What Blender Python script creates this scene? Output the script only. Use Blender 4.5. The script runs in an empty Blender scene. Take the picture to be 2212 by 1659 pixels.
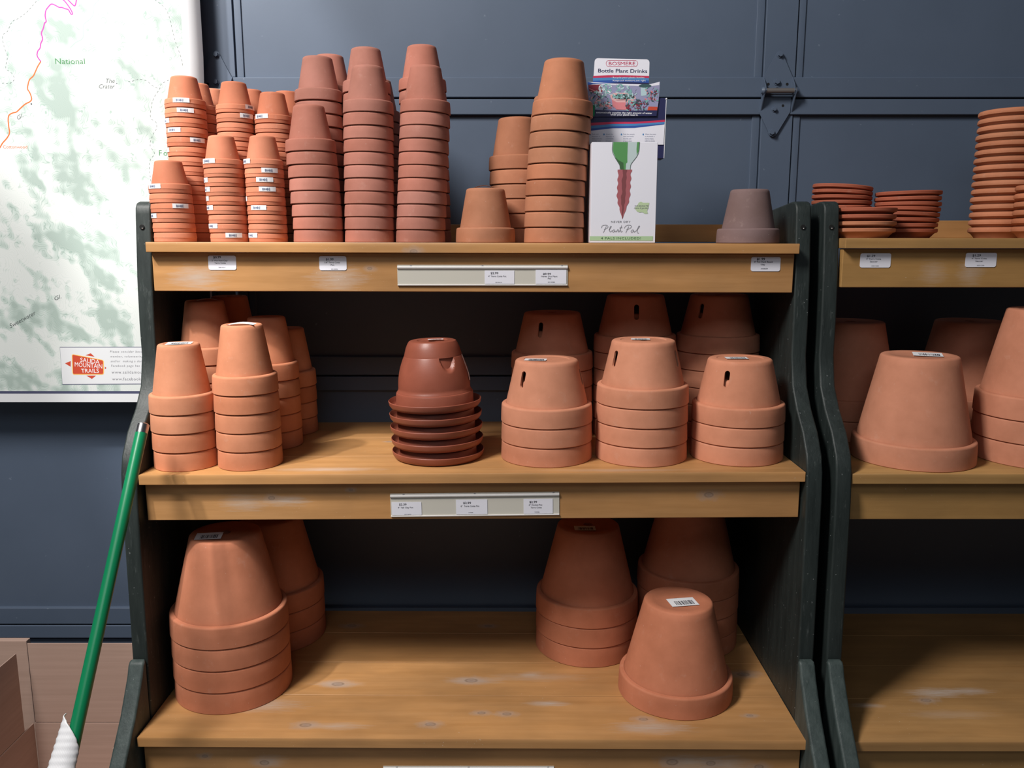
import bpy, bmesh, math, random
from mathutils import Vector, Matrix, Euler

R_ = math.radians
SC = bpy.context.scene
COL = SC.collection
EYE = 1.35                       # camera height above the floor

# ------------------------------------------------------------------ camera
cam_data = bpy.data.cameras.new('camera')
cam = bpy.data.objects.new('camera', cam_data)
COL.objects.link(cam)
cam.location = (0, 0, EYE)
cam.rotation_euler = (R_(90 - 9.8), 0, 0)
cam_data.sensor_width = 36
cam_data.lens = 1789 / 2212 * 36
cam_data.clip_start = 0.02
SC.camera = cam

# ------------------------------------------------------------------ light and exposure
SC.view_settings.view_transform = 'Standard'
SC.view_settings.look = 'None'
SC.view_settings.exposure = 0.0
SC.view_settings.gamma = 1.0
world = bpy.data.worlds.new('world')
SC.world = world
world.use_nodes = True
world.node_tree.nodes['Background'].inputs[0].default_value = (0.80, 0.88, 1.0, 1)
world.node_tree.nodes['Background'].inputs[1].default_value = 0.05


def aim(o, target):
    d = Vector(target) - o.location
    o.rotation_euler = d.to_track_quat('-Z', 'Y').to_euler()


def area_light(name, loc, target, sx, sy, watts, color):
    l = bpy.data.lights.new(name, 'AREA')
    l.shape = 'RECTANGLE'
    l.size, l.size_y, l.energy, l.color = sx, sy, watts, color
    o = bpy.data.objects.new(name, l)
    COL.objects.link(o)
    o.location = loc
    aim(o, target)
    return o


def spot_light(name, loc, target, watts, color, angle, blend, radius):
    l = bpy.data.lights.new(name, 'SPOT')
    l.energy, l.color, l.spot_size, l.spot_blend, l.shadow_soft_size = watts, color, R_(angle), blend, radius
    o = bpy.data.objects.new(name, l)
    COL.objects.link(o)
    o.location = loc
    aim(o, target)
    return o


# skylight up and to the left; the spots and the fill are unseen additions
spot_light('beam_spot', (-1.60, 0.55, 3.05), (-0.86, 1.98, 1.78), 150, (1.0, 0.98, 0.95), 25, 0.30, 0.05)  # added spot standing in for a sunbeam on map and door
spot_light('beam_spot', (-1.60, 0.47, 3.05), (-0.66, 1.72, 1.10), 190, (1.0, 0.97, 0.93), 22, 0.45, 0.05)  # second added spot carries the sunbeam down to the middle shelf
area_light('skylight', (-1.25, 0.22, 3.2), (-0.35, 1.5, 1.0), 0.5, 0.85, 92, (1.0, 0.965, 0.93))
area_light('front_fill', (-0.5, -1.9, 3.4), (0.0, 1.7, 1.2), 2.4, 1.0, 17, (0.86, 0.93, 1.0))  # unseen soft fill added from the front to lift the shelves

# ------------------------------------------------------------------ node helpers
class NT:
    def __init__(self, name):
        self.m = bpy.data.materials.new(name)
        self.m.use_nodes = True
        self.t = self.m.node_tree
        self.b = self.t.nodes['Principled BSDF']

    def n(self, kind, **kw):
        nd = self.t.nodes.new(kind)
        for k, v in kw.items():
            setattr(nd, k, v)
        return nd

    def l(self, a, b):
        self.t.links.new(a, b)

    def val(self, sock, v):
        if hasattr(v, 'is_output'):
            self.l(v, sock)
        else:
            sock.default_value = v

    def math(self, op, a, b=0.0, clamp=False):
        nd = self.n('ShaderNodeMath', operation=op, use_clamp=clamp)
        self.val(nd.inputs[0], a)
        self.val(nd.inputs[1], b)
        return nd.outputs[0]

    def noise(self, vec, scale, detail=3.0, rough=0.5):
        nd = self.n('ShaderNodeTexNoise')
        self.val(nd.inputs['Vector'], vec)
        nd.inputs['Scale'].default_value = scale
        nd.inputs['Detail'].default_value = detail
        nd.inputs['Roughness'].default_value = rough
        return nd.outputs['Fac']

    def ramp(self, fac, stops):
        nd = self.n('ShaderNodeValToRGB')
        e = nd.color_ramp.elements
        while len(e) < len(stops):
            e.new(0.5)
        for el, (p, c) in zip(e, stops):
            el.position = p
            el.color = c if len(c) == 4 else (*c, 1)
        self.l(fac, nd.inputs[0])
        return nd.outputs[0]

    def mix(self, fac, a, b, blend='MIX'):
        nd = self.n('ShaderNodeMix', data_type='RGBA', blend_type=blend)
        self.val(nd.inputs[0], fac)
        for s, v in ((nd.inputs[6], a), (nd.inputs[7], b)):
            if hasattr(v, 'is_output'):
                self.l(v, s)
            else:
                s.default_value = v if len(v) == 4 else (*v, 1)
        return nd.outputs[2]

    def obj(self):
        return self.n('ShaderNodeTexCoord').outputs['Object']

    def mapping(self, vec, scale=(1, 1, 1), loc=(0, 0, 0)):
        nd = self.n('ShaderNodeMapping')
        self.val(nd.inputs['Vector'], vec)
        nd.inputs['Scale'].default_value = scale
        self.val(nd.inputs['Location'], loc)
        return nd.outputs[0]

    def bump(self, h, strength, dist=0.002):
        nd = self.n('ShaderNodeBump')
        nd.inputs['Strength'].default_value = strength
        nd.inputs['Distance'].default_value = dist
        self.l(h, nd.inputs['Height'])
        self.l(nd.outputs[0], self.b.inputs['Normal'])

    def color(self, c):
        self.val(self.b.inputs['Base Color'], c if hasattr(c, 'is_output') else (*c, 1))

    def rough(self, r):
        self.val(self.b.inputs['Roughness'], r)

    def spec(self, r):
        self.b.inputs['Specular IOR Level'].default_value = r


def plain(name, c, rough=0.6, metal=0.0, spec=0.5):
    k = NT(name)
    k.color(c)
    k.rough(rough)
    k.spec(spec)
    k.b.inputs['Metallic'].default_value = metal
    return k.m


def m_clay(name, rough=0.78, spec=0.3, speck=1.0):
    """Fired clay; the pot's own colour comes from its object colour."""
    k = NT(name)
    info = k.n('ShaderNodeObjectInfo')
    off = k.math('MULTIPLY', info.outputs['Random'], 37.0)
    cmb = k.n('ShaderNodeCombineXYZ')
    for i in range(3):
        k.l(off, cmb.inputs[i])
    v = k.mapping(k.obj(), (1, 1, 1), cmb.outputs[0])
    big = k.noise(v, 14, 4, 0.6)
    tone = k.ramp(big, [(0.30, (0.86, 0.84, 0.82)), (0.72, (1.10, 1.12, 1.15))])
    base = k.mix(1.0, info.outputs['Color'], tone, 'MULTIPLY')
    dust = k.ramp(k.noise(v, 38, 5, 0.65), [(0.60, (0, 0, 0)), (0.82, (0.32, 0.32, 0.32))])
    base = k.mix(k.math('MULTIPLY', dust, 0.55 * speck), base, (0.72, 0.55, 0.46))
    fleck = k.ramp(k.noise(v, 160, 1, 0.5), [(0.765, (0, 0, 0)), (0.79, (1, 1, 1))])
    base = k.mix(k.math('MULTIPLY', fleck, 0.13 * speck), base, (0.75, 0.62, 0.54))
    k.color(base)
    k.rough(rough)
    k.spec(spec)
    k.bump(k.noise(v, 420, 3, 0.6), 0.12, 0.0008)
    return k.m


def m_wood(name, axes, knots=(), wear=(), c0=(0.43, 0.215, 0.078), c1=(0.55, 0.290, 0.118), rough=0.36, grain=(1.0, 16, 16)):
    """Stained pine, grain along X; knots and worn patches at stated places."""
    k = NT(name)
    o = k.obj()
    g = k.noise(k.mapping(o, grain), 3.0, 6, 0.62)
    base = k.ramp(g, [(0.25, c0), (0.75, c1)])
    cloud = k.ramp(k.noise(k.mapping(o, (2.2, 5, 5)), 2.2, 3, 0.6), [(0.35, (0.86, 0.86, 0.86)), (0.7, (1.12, 1.1, 1.06))])
    base = k.mix(1.0, base, cloud, 'MULTIPLY')
    sep = k.n('ShaderNodeSeparateXYZ')
    k.l(o, sep.inputs[0])
    A = {'X': sep.outputs[0], 'Y': sep.outputs[1], 'Z': sep.outputs[2]}
    wob = k.noise(o, 60, 4, 0.7)

    def dist(cx, cy, rx, ry):
        dx = k.math('DIVIDE', k.math('SUBTRACT', A[axes[0]], cx), rx)
        dy = k.math('DIVIDE', k.math('SUBTRACT', A[axes[1]], cy), ry)
        return k.math('SQRT', k.math('ADD', k.math('MULTIPLY', dx, dx), k.math('MULTIPLY', dy, dy)))

    streak = k.noise(k.mapping(o, (6, 60, 60)), 4, 4, 0.7)
    for (cx, cy, rx, ry, a) in wear:
        d = k.math('ADD', dist(cx, cy, rx, ry), k.math('MULTIPLY', k.math('SUBTRACT', streak, 0.5), 1.6))
        f = k.math('MULTIPLY', k.math('SUBTRACT', 1.0, d, True), a)
        base = k.mix(f, base, (0.50, 0.40, 0.33))
    for (cx, cy, r) in knots:
        d = k.math('ADD', dist(cx, cy, r * 2.6, r * 1.25), k.math('MULTIPLY', k.math('SUBTRACT', wob, 0.5), 1.2))
        halo = k.math('MULTIPLY', k.math('SUBTRACT', 1.0, d, True), 0.75)
        base = k.mix(halo, base, (0.42, 0.33, 0.28))
        core = dist(cx, cy, r * 0.9, r * 0.5)
        ring = k.math('SUBTRACT', 1.0, k.math('MULTIPLY', k.math('ABSOLUTE', k.math('SUBTRACT', core, 0.75)), 4.0), True)
        base = k.mix(k.math('MULTIPLY', k.math('MULTIPLY', ring, wob), 0.95), base, (0.14, 0.085, 0.05))
        base = k.mix(k.math('MULTIPLY', k.math('SUBTRACT', 1.0, core, True), 0.5), base, (0.20, 0.13, 0.09))
    dots = k.ramp(k.noise(o, 240, 1, 0.5), [(0.74, (0, 0, 0)), (0.78, (1, 1, 1))])
    zone = k.ramp(k.noise(o, 5, 2, 0.5), [(0.52, (0, 0, 0)), (0.66, (1, 1, 1))])
    base = k.mix(k.math('MULTIPLY', k.math('MULTIPLY', dots, zone), 0.6), base, (0.70, 0.58, 0.46))
    k.color(base)
    k.rough(k.math('ADD', rough, k.math('MULTIPLY', g, 0.12)))
    k.spec(0.4)
    k.bump(k.noise(k.mapping(o, (3, 60, 60)), 6, 4, 0.6), 0.10, 0.001)
    return k.m


def m_dark_paint(name='dark_green_paint', g=1.0):
    k = NT(name)
    o = k.obj()
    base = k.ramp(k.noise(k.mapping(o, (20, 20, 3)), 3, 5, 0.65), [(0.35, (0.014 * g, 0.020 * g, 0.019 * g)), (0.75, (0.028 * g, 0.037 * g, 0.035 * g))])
    scuff = k.ramp(k.noise(k.mapping(o, (40, 40, 7)), 3, 5, 0.7), [(0.60, (0, 0, 0)), (0.80, (1, 1, 1))])
    base = k.mix(k.math('MULTIPLY', scuff, 0.6), base, (0.13, 0.145, 0.14))
    dots = k.ramp(k.noise(o, 190, 1, 0.5), [(0.765, (0, 0, 0)), (0.79, (1, 1, 1))])
    base = k.mix(k.math('MULTIPLY', dots, 0.5), base, (0.35, 0.37, 0.37))
    k.color(base)
    k.rough(0.52)
    k.spec(0.4)
    k.bump(k.noise(k.mapping(o, (60, 60, 6)), 4, 4, 0.6), 0.25, 0.002)
    return k.m


def m_door():
    k = NT('blue_grey_door_paint')
    o = k.obj()
    base = k.ramp(k.noise(o, 3.0, 5, 0.6), [(0.3, (0.078, 0.105, 0.153)), (0.75, (0.092, 0.122, 0.177))])
    chips = k.ramp(k.noise(o, 75, 2, 0.5), [(0.755, (0, 0, 0)), (0.78, (1, 1, 1))])
    base = k.mix(k.math('MULTIPLY', chips, 0.25), base, (0.28, 0.33, 0.40))
    k.color(base)
    k.rough(0.5)
    k.spec(0.4)
    k.bump(k.math('ADD', k.noise(o, 2.5, 2, 0.5), k.math('MULTIPLY', k.noise(o, 140, 2, 0.5), 0.012)), 0.15, 0.02)
    return k.m


def m_map():
    """Printed relief map: pale green hill shading with contour lines."""
    k = NT('relief_map_print')
    o = k.obj()
    v = k.mapping(o, (1.0, 1.0, 1.0), (3.3, 0.0, 1.7))
    vd = k.mapping(o, (1.0, 1.0, 1.0), (3.309, 0.0, 1.708))
    h1, h2 = k.noise(v, 6.5, 3.5, 0.46), k.noise(vd, 6.5, 3.5, 0.46)
    slope = k.math('SUBTRACT', h1, h2)
    shade = k.ramp(k.math('ADD', k.math('MULTIPLY', slope, 10.0), 0.5), [(0.44, (0.66, 0.69, 0.67)), (0.62, (0.52, 0.60, 0.56)), (0.88, (0.38, 0.46, 0.42))])
    frac = k.math('FRACT', k.math('MULTIPLY', h1, 95.0))
    line = k.math('LESS_THAN', frac, 0.17)
    steep = k.ramp(k.math('ADD', k.math('MULTIPLY', slope, 10.0), 0.5), [(0.42, (0.25, 0.25, 0.25)), (0.58, (1, 1, 1))])
    k.color(k.mix(k.math('MULTIPLY', k.math('MULTIPLY', line, steep), 0.60), shade, (0.26, 0.37, 0.32)))
    k.rough(0.55)
    k.spec(0.25)
    return k.m


def m_cardboard():
    k = NT('brown_cardboard')
    o = k.obj()
    k.color(k.ramp(k.noise(k.mapping(o, (1, 1, 30)), 3, 4, 0.6), [(0.3, (0.44, 0.30, 0.24)), (0.7, (0.50, 0.345, 0.28))]))
    k.rough(0.8)
    k.spec(0.2)
    return k.m


def m_concrete():
    k = NT('grey_concrete')
    k.color(k.ramp(k.noise(k.obj(), 6, 6, 0.6), [(0.3, (0.16, 0.155, 0.15)), (0.7, (0.24, 0.235, 0.225))]))
    k.rough(0.7)
    return k.m


M = {}
M['clay'] = m_clay('fired_clay')
M['plastic_clay'] = m_clay('brown_plastic', 0.40, 0.45, 0.0)
M['paint'] = m_dark_paint()
M['lit_paint'] = m_dark_paint('lit_green_paint', 2.5)  # side paint lightened: overhead light on the sloping front put into the colour
M['door'] = m_door()
M['door_gap'] = plain('dark_gap', (0.012, 0.014, 0.018), 0.8)
M['bare_pin'] = plain('worn_steel_pin', (0.22, 0.20, 0.19), 0.45, 0.6)
M['map'] = m_map()
M['map_white'] = plain('map_margin_white', (0.70, 0.71, 0.73), 0.5)
M['cardboard'] = m_cardboard()
M['concrete'] = m_concrete()
M['white'] = plain('white_sticker_paper', (0.85, 0.85, 0.87), 0.5)
M['card_white'] = plain('white_card', (0.80, 0.79, 0.86), 0.45)
M['ink'] = plain('dark_ink', (0.035, 0.035, 0.05), 0.6)
M['ink_blue'] = plain('blue_grey_ink', (0.12, 0.15, 0.25), 0.6)
M['ink_grey'] = plain('grey_ink', (0.20, 0.20, 0.22), 0.6)
M['hole'] = plain('bolt_hole_black', (0.004, 0.004, 0.004), 0.9)
M['steel'] = plain('bright_steel', (0.6, 0.6, 0.6), 0.3, 1.0)
M['strip'] = plain('clear_plastic_over_cream', (0.60, 0.57, 0.50), 0.22)
M['strip_lip'] = plain('glossy_strip_lip', (0.72, 0.70, 0.68), 0.12)
M['green'] = plain('green_enamel', (0.004, 0.19, 0.075), 0.28)
M['chrome'] = plain('chrome_cap', (0.62, 0.60, 0.62), 0.22, 1.0)
M['white_plastic'] = plain('white_plastic', (0.78, 0.78, 0.80), 0.35)
M['navy'] = plain('navy_print', (0.022, 0.024, 0.085), 0.4)
M['red_print'] = plain('raspberry_print', (0.55, 0.03, 0.09), 0.4)
M['cyan_print'] = plain('sky_blue_print', (0.07, 0.24, 0.50), 0.4)
M['blue_print'] = plain('royal_blue_print', (0.03, 0.09, 0.36), 0.4)
M['teal'] = plain('teal_leaf_print', (0.20, 0.42, 0.40), 0.5)
M['teal_pale'] = plain('pale_teal_print', (0.45, 0.60, 0.64), 0.5)
M['teal_dark'] = plain('dark_leaf_print', (0.04, 0.09, 0.10), 0.5)
M['lilac'] = plain('lilac_print', (0.30, 0.30, 0.46), 0.5)
M['pink_print'] = plain('pink_pot_print', (0.68, 0.22, 0.24), 0.5)
M['pink_pale'] = plain('pale_pink_print', (0.75, 0.42, 0.42), 0.5)
M['maroon'] = plain('maroon_print', (0.22, 0.02, 0.04), 0.5)
M['soil'] = plain('dark_soil_print', (0.05, 0.03, 0.035), 0.5)
M['bottle_green'] = plain('bottle_green_print', (0.10, 0.30, 0.10), 0.4)
M['bottle_pale'] = plain('pale_glass_print', (0.52, 0.62, 0.62), 0.4)
M['bottle_edge'] = plain('glass_edge_print', (0.10, 0.13, 0.12), 0.4)
M['spike'] = plain('clay_spike_print', (0.40, 0.115, 0.13), 0.5)
M['spike_dark'] = plain('clay_spike_dark_print', (0.21, 0.06, 0.065), 0.5)
M['band_green'] = plain('pale_green_print', (0.42, 0.60, 0.36), 0.5)
M['leaf_pale'] = plain('pale_leaf_print', (0.50, 0.62, 0.38), 0.5)
M['text_green'] = plain('dark_green_print', (0.05, 0.13, 0.05), 0.5)
M['magenta'] = plain('magenta_trail_ink', (0.45, 0.04, 0.34), 0.6)
M['orange'] = plain('orange_trail_ink', (0.60, 0.13, 0.02), 0.6)
M['map_green_text'] = plain('map_green_ink', (0.05, 0.21, 0.07), 0.6)
M['map_grey'] = plain('map_grey_ink', (0.08, 0.095, 0.095), 0.6)
M['map_river'] = plain('map_pale_ink', (0.40, 0.50, 0.46), 0.6)
M['badge'] = plain('badge_red', (0.55, 0.065, 0.03), 0.5)
M['badge_edge'] = plain('badge_orange_edge', (0.90, 0.48, 0.10), 0.5)
M['frame_blue'] = plain('map_frame_blue', (0.07, 0.075, 0.14), 0.5)


# ------------------------------------------------------------------ mesh helpers
def link_mesh(name, me, parent=None, loc=(0, 0, 0), rot=(0, 0, 0), color=None):
    o = bpy.data.objects.new(name, me)
    COL.objects.link(o)
    o.location, o.rotation_euler = loc, rot
    if parent is not None:
        o.parent = parent
    if me.get('even'):
        w = o.modifiers.new('even_shading', 'WEIGHTED_NORMAL')
        w.weight, w.keep_sharp = 100, True
    if color is not None:
        o.color = (*color, 1)
    return o


def finish(bm, name, mat, smooth=None, recalc=True):
    if recalc:
        bmesh.ops.recalc_face_normals(bm, faces=bm.faces)
    me = bpy.data.meshes.new(name)
    bm.to_mesh(me)
    bm.free()
    for mm in (mat if isinstance(mat, (list, tuple)) else [mat]):
        me.materials.append(mm)
    if smooth is not None:
        me.shade_smooth()
        me.set_sharp_from_angle(angle=R_(smooth))
    return me


def even(me):
    """Mark a bevelled board so that its broad faces shade flat."""
    me['even'] = True
    return me


def box_bm(bm, lo, hi, bevel=0.0, seg=2):
    c = [(a + b) / 2 for a, b in zip(lo, hi)]
    s = [b - a for a, b in zip(lo, hi)]
    r = bmesh.ops.create_cube(bm, size=1.0, matrix=Matrix.Translation(c) @ Matrix.Diagonal((*s, 1)))
    if bevel:
        es = {e for v in r['verts'] for e in v.link_edges}
        bmesh.ops.bevel(bm, geom=list(es), offset=bevel, segments=seg, profile=0.5, affect='EDGES')


def box_mesh(name, lo, hi, mat, bevel=0.0, seg=2):
    bm = bmesh.new()
    box_bm(bm, lo, hi, bevel, seg)
    me = finish(bm, name, mat, 50 if bevel else None)
    return even(me) if bevel else me


def lathe(name, prof, mat, seg=64, angle=35, closed=False):
    """Spin a list of (radius, z) round Z."""
    bm = bmesh.new()
    rings = []
    for r, z in prof:
        rings.append([bm.verts.new((r * math.cos(2 * math.pi * i / seg), r * math.sin(2 * math.pi * i / seg), z)) for i in range(seg)])
    pairs = list(zip(rings, rings[1:])) + ([(rings[-1], rings[0])] if closed else [])
    for a, b in pairs:
        for i in range(seg):
            j = (i + 1) % seg
            bm.faces.new((a[i], a[j], b[j], b[i]))
    return finish(bm, name, mat, angle)


def cyl_between(bm, a, b, r0, r1=None, seg=20, cap=True):
    a, b = Vector(a), Vector(b)
    d = b - a
    q = d.to_track_quat('Z', 'Y').to_matrix().to_4x4()
    bmesh.ops.create_cone(bm, cap_ends=cap, segments=seg, radius1=r0, radius2=r0 if r1 is None else r1, depth=d.length,
                          matrix=Matrix.Translation((a + b) / 2) @ q)


def prism_yz(name, pts, x0, x1, mat, bevel=0.003):
    """A board of outline (y, z) standing across X."""
    bm = bmesh.new()
    f = bm.faces.new([bm.verts.new((x0, y, z)) for y, z in pts])
    r = bmesh.ops.extrude_face_region(bm, geom=[f])
    bmesh.ops.translate(bm, vec=(x1 - x0, 0, 0), verts=[v for v in r['geom'] if isinstance(v, bmesh.types.BMVert)])
    bmesh.ops.recalc_face_normals(bm, faces=bm.faces)
    es = [e for e in bm.edges if len({round(v.co.x, 5) for v in e.verts}) == 1]
    bmesh.ops.bevel(bm, geom=es, offset=bevel, segments=2, profile=0.5, affect='EDGES')
    return even(finish(bm, name, mat, 50))


def thing(name, label, cat, loc=(0, 0, 0), rot=(0, 0, 0), group=None):
    o = bpy.data.objects.new(name, None)
    o.empty_display_size = 0.03
    COL.objects.link(o)
    o.location, o.rotation_euler = loc, rot
    o['label'], o['category'] = label, cat
    if group:
        o['group'] = group
    return o


def tag(o, label, cat, group=None):
    o['label'], o['category'] = label, cat
    if group:
        o['group'] = group
    return o


# ------------------------------------------------------------------ flat print (letters, shapes) as one thin mesh
class Print:
    """Collects flat shapes in (u, v) = (X, Z), facing -Y; layer lifts a shape off the sheet."""
    EPS = 0.00006

    def __init__(self, k=1.0, u0=0.0, v0=0.0, flip=False):
        self.v, self.f, self.mi, self.mats = [], [], [], []
        self.n = 0
        self.k, self.u0, self.v0, self.s = k, u0, v0, (-1 if flip else 1)

    def pt(self, p):
        return ((p[0] - self.u0) * self.k, (p[1] - self.v0) * self.k * self.s)

    def m(self, mat):
        if mat not in self.mats:
            self.mats.append(mat)
        return self.mats.index(mat)

    def raw(self, pts, faces, mat, layer):
        b = len(self.v)
        self.n += 1                                  # later shapes lie a hair above earlier ones
        self.v += [(u, -layer * self.EPS - self.n * 1.3e-6, w) for u, w in pts]
        self.f += [tuple(b + i for i in f) for f in faces]
        self.mi += [self.m(mat)] * len(faces)

    def poly(self, pts, mat, layer=1):
        P = [self.pt(p) for p in pts]
        self.raw(P, [tuple(range(len(P)))], mat, layer)

    def rect(self, x0, y0, x1, y1, mat, layer=1, r=0.0):
        if r:
            pts = []
            for cx, cy, a0 in ((x1 - r, y1 - r, 0), (x0 + r, y1 - r, 90), (x0 + r, y0 + r, 180), (x1 - r, y0 + r, 270)):
                pts += [(cx + r * math.cos(R_(a0 + t)), cy + r * math.sin(R_(a0 + t))) for t in range(0, 91, 18)]
        else:
            pts = [(x0, y0), (x1, y0), (x1, y1), (x0, y1)]
        self.poly(pts, mat, layer)

    def disc(self, x, y, r, mat, layer=1, ry=None, n=20):
        self.poly([(x + r * math.cos(2 * math.pi * i / n), y + (ry or r) * math.sin(2 * math.pi * i / n)) for i in range(n)], mat, layer)

    def stroke(self, pts, w, mat, layer=1, closed=False):
        P = [Vector(self.pt(p)) for p in pts]
        n = len(P)
        L, Rr = [], []
        for i in range(n):
            a = P[(i - 1) % n] if (closed or i > 0) else P[i]
            b = P[(i + 1) % n] if (closed or i < n - 1) else P[i]
            d = (b - a)
            d = d.normalized() if d.length > 1e-9 else Vector((1, 0))
            nn = Vector((-d.y, d.x)) * (w / 2)
            L.append(P[i] + nn)
            Rr.append(P[i] - nn)
        faces = [(i, (i + 1) % n, n + (i + 1) % n, n + i) for i in range(n if closed else n - 1)]
        self.raw([tuple(p) for p in L + Rr], faces, mat, layer)

    def dashed(self, pts, w, dash, gap, mat, layer=1):
        seg = []
        for a, b in zip(pts, pts[1:]):
            a, b = Vector(a), Vector(b)
            n = max(1, int((b - a).length / 0.0008))
            seg += [a.lerp(b, i / n) for i in range(n)]
        run, cur, on = 0.0, [], True
        for a, b in zip(seg, seg[1:]):
            if on:
                cur.append(a)
            run += (b - a).length
            if run > (dash if on else gap):
                if on and len(cur) > 1:
                    self.stroke([tuple(c) for c in cur], w, mat, layer)
                run, cur, on = 0.0, [], not on

    def text(self, s, x0, y, x1, h, mat, layer=2, shear=0.0, bold=0.0, rot=0.0, spacing=1.0):
        """Letters whose capitals are h high, from x0 to x1 along baseline y (x1 None keeps the natural width)."""
        c = bpy.data.curves.new('letters', 'FONT')
        c.body, c.shear, c.offset, c.resolution_u = s, shear, bold, 3
        c.space_character = spacing
        o = bpy.data.objects.new('letters', c)
        COL.objects.link(o)
        bpy.context.view_layer.update()
        ev = o.evaluated_get(bpy.context.evaluated_depsgraph_get())
        me = bpy.data.meshes.new_from_object(ev)
        xs = [v.co.x for v in me.vertices]
        lo, hi = min(xs), max(xs)
        sy = h / 0.70
        sx = sy if x1 is None else (x1 - x0) / (hi - lo)
        ca, sa = math.cos(rot), math.sin(rot)
        P = []
        sg = self.s
        for v in me.vertices:
            a, b = (v.co.x - lo) * sx, v.co.y * sy
            P.append(self.pt((x0 + a * ca - b * sa * 1, y + sg * (a * sa + b * ca))))
        self.raw(P, [tuple(p.vertices) for p in me.polygons], mat, layer)
        bpy.data.objects.remove(o)
        bpy.data.curves.remove(c)
        bpy.data.meshes.remove(me)

    def build(self, name, parent=None, loc=(0, 0, 0), rot=(0, 0, 0)):
        me = bpy.data.meshes.new(name)
        me.from_pydata(self.v, [], self.f)
        me.polygons.foreach_set('material_index', self.mi)
        for mm in self.mats:
            me.materials.append(mm)
        bm = bmesh.new()
        bm.from_mesh(me)
        for f in bm.faces:
            f.normal_update()
            if f.normal.y > 0:
                f.normal_flip()
        bm.to_mesh(me)
        bm.free()
        return link_mesh(name, me, parent, loc, rot)


# ------------------------------------------------------------------ room: floor and sectional door
fl = link_mesh('floor', box_mesh('floor', (-4, -4, -0.1), (5, 2.2, 0), M['concrete']))
fl['kind'] = 'structure'

DY = 1.990                                   # panel face of the sectional door
door = bpy.data.objects.new('door_1', None)
COL.objects.link(door)
door['kind'] = 'structure'
door['label'] = 'blue-grey painted overhead door of wide sections behind the shelves'
SEAMS = [EYE - 0.966, EYE - 0.322, EYE + 0.3215, EYE + 0.966]
tops = [SEAMS[0]] + SEAMS[1:] + [EYE + 1.573]
bots = [0.0] + SEAMS
for zb, zt in zip(bots, tops):
    link_mesh('section_panel', box_mesh('section_panel', (-3.2, DY, zb + 0.001), (3.6, DY + 0.04, zt - 0.001), M['door']), door)
    for a, b in ((zb + 0.0022, zb + 0.0465), (zt - 0.036, zt - 0.0015)):
        if zb == 0.0 and a < 0.01:
            continue
        link_mesh('rail', box_mesh('rail', (-3.2, DY - 0.012, a), (3.6, DY + 0.002, b), M['door'], 0.0022), door)
    for sx in (-0.667, 0.610, 1.886, -1.944):
        bm = bmesh.new()
        for u0, u1, d in ((-0.0565, -0.0385, 0.004), (-0.036, 0.036, 0.008), (0.0385, 0.0545, 0.004)):
            box_bm(bm, (sx + u0, DY - d, zb + 0.047), (sx + u1, DY + 0.002, zt - 0.0365 + 0.002), 0.0012, 1)
        link_mesh('stile', even(finish(bm, 'stile', M['door'], 50)), door)
for z in SEAMS:
    link_mesh('seam_gap', box_mesh('seam_gap', (-3.2, DY - 0.002, z - 0.002), (3.6, DY + 0.0005, z + 0.0022), M['door_gap']), door)


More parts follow.
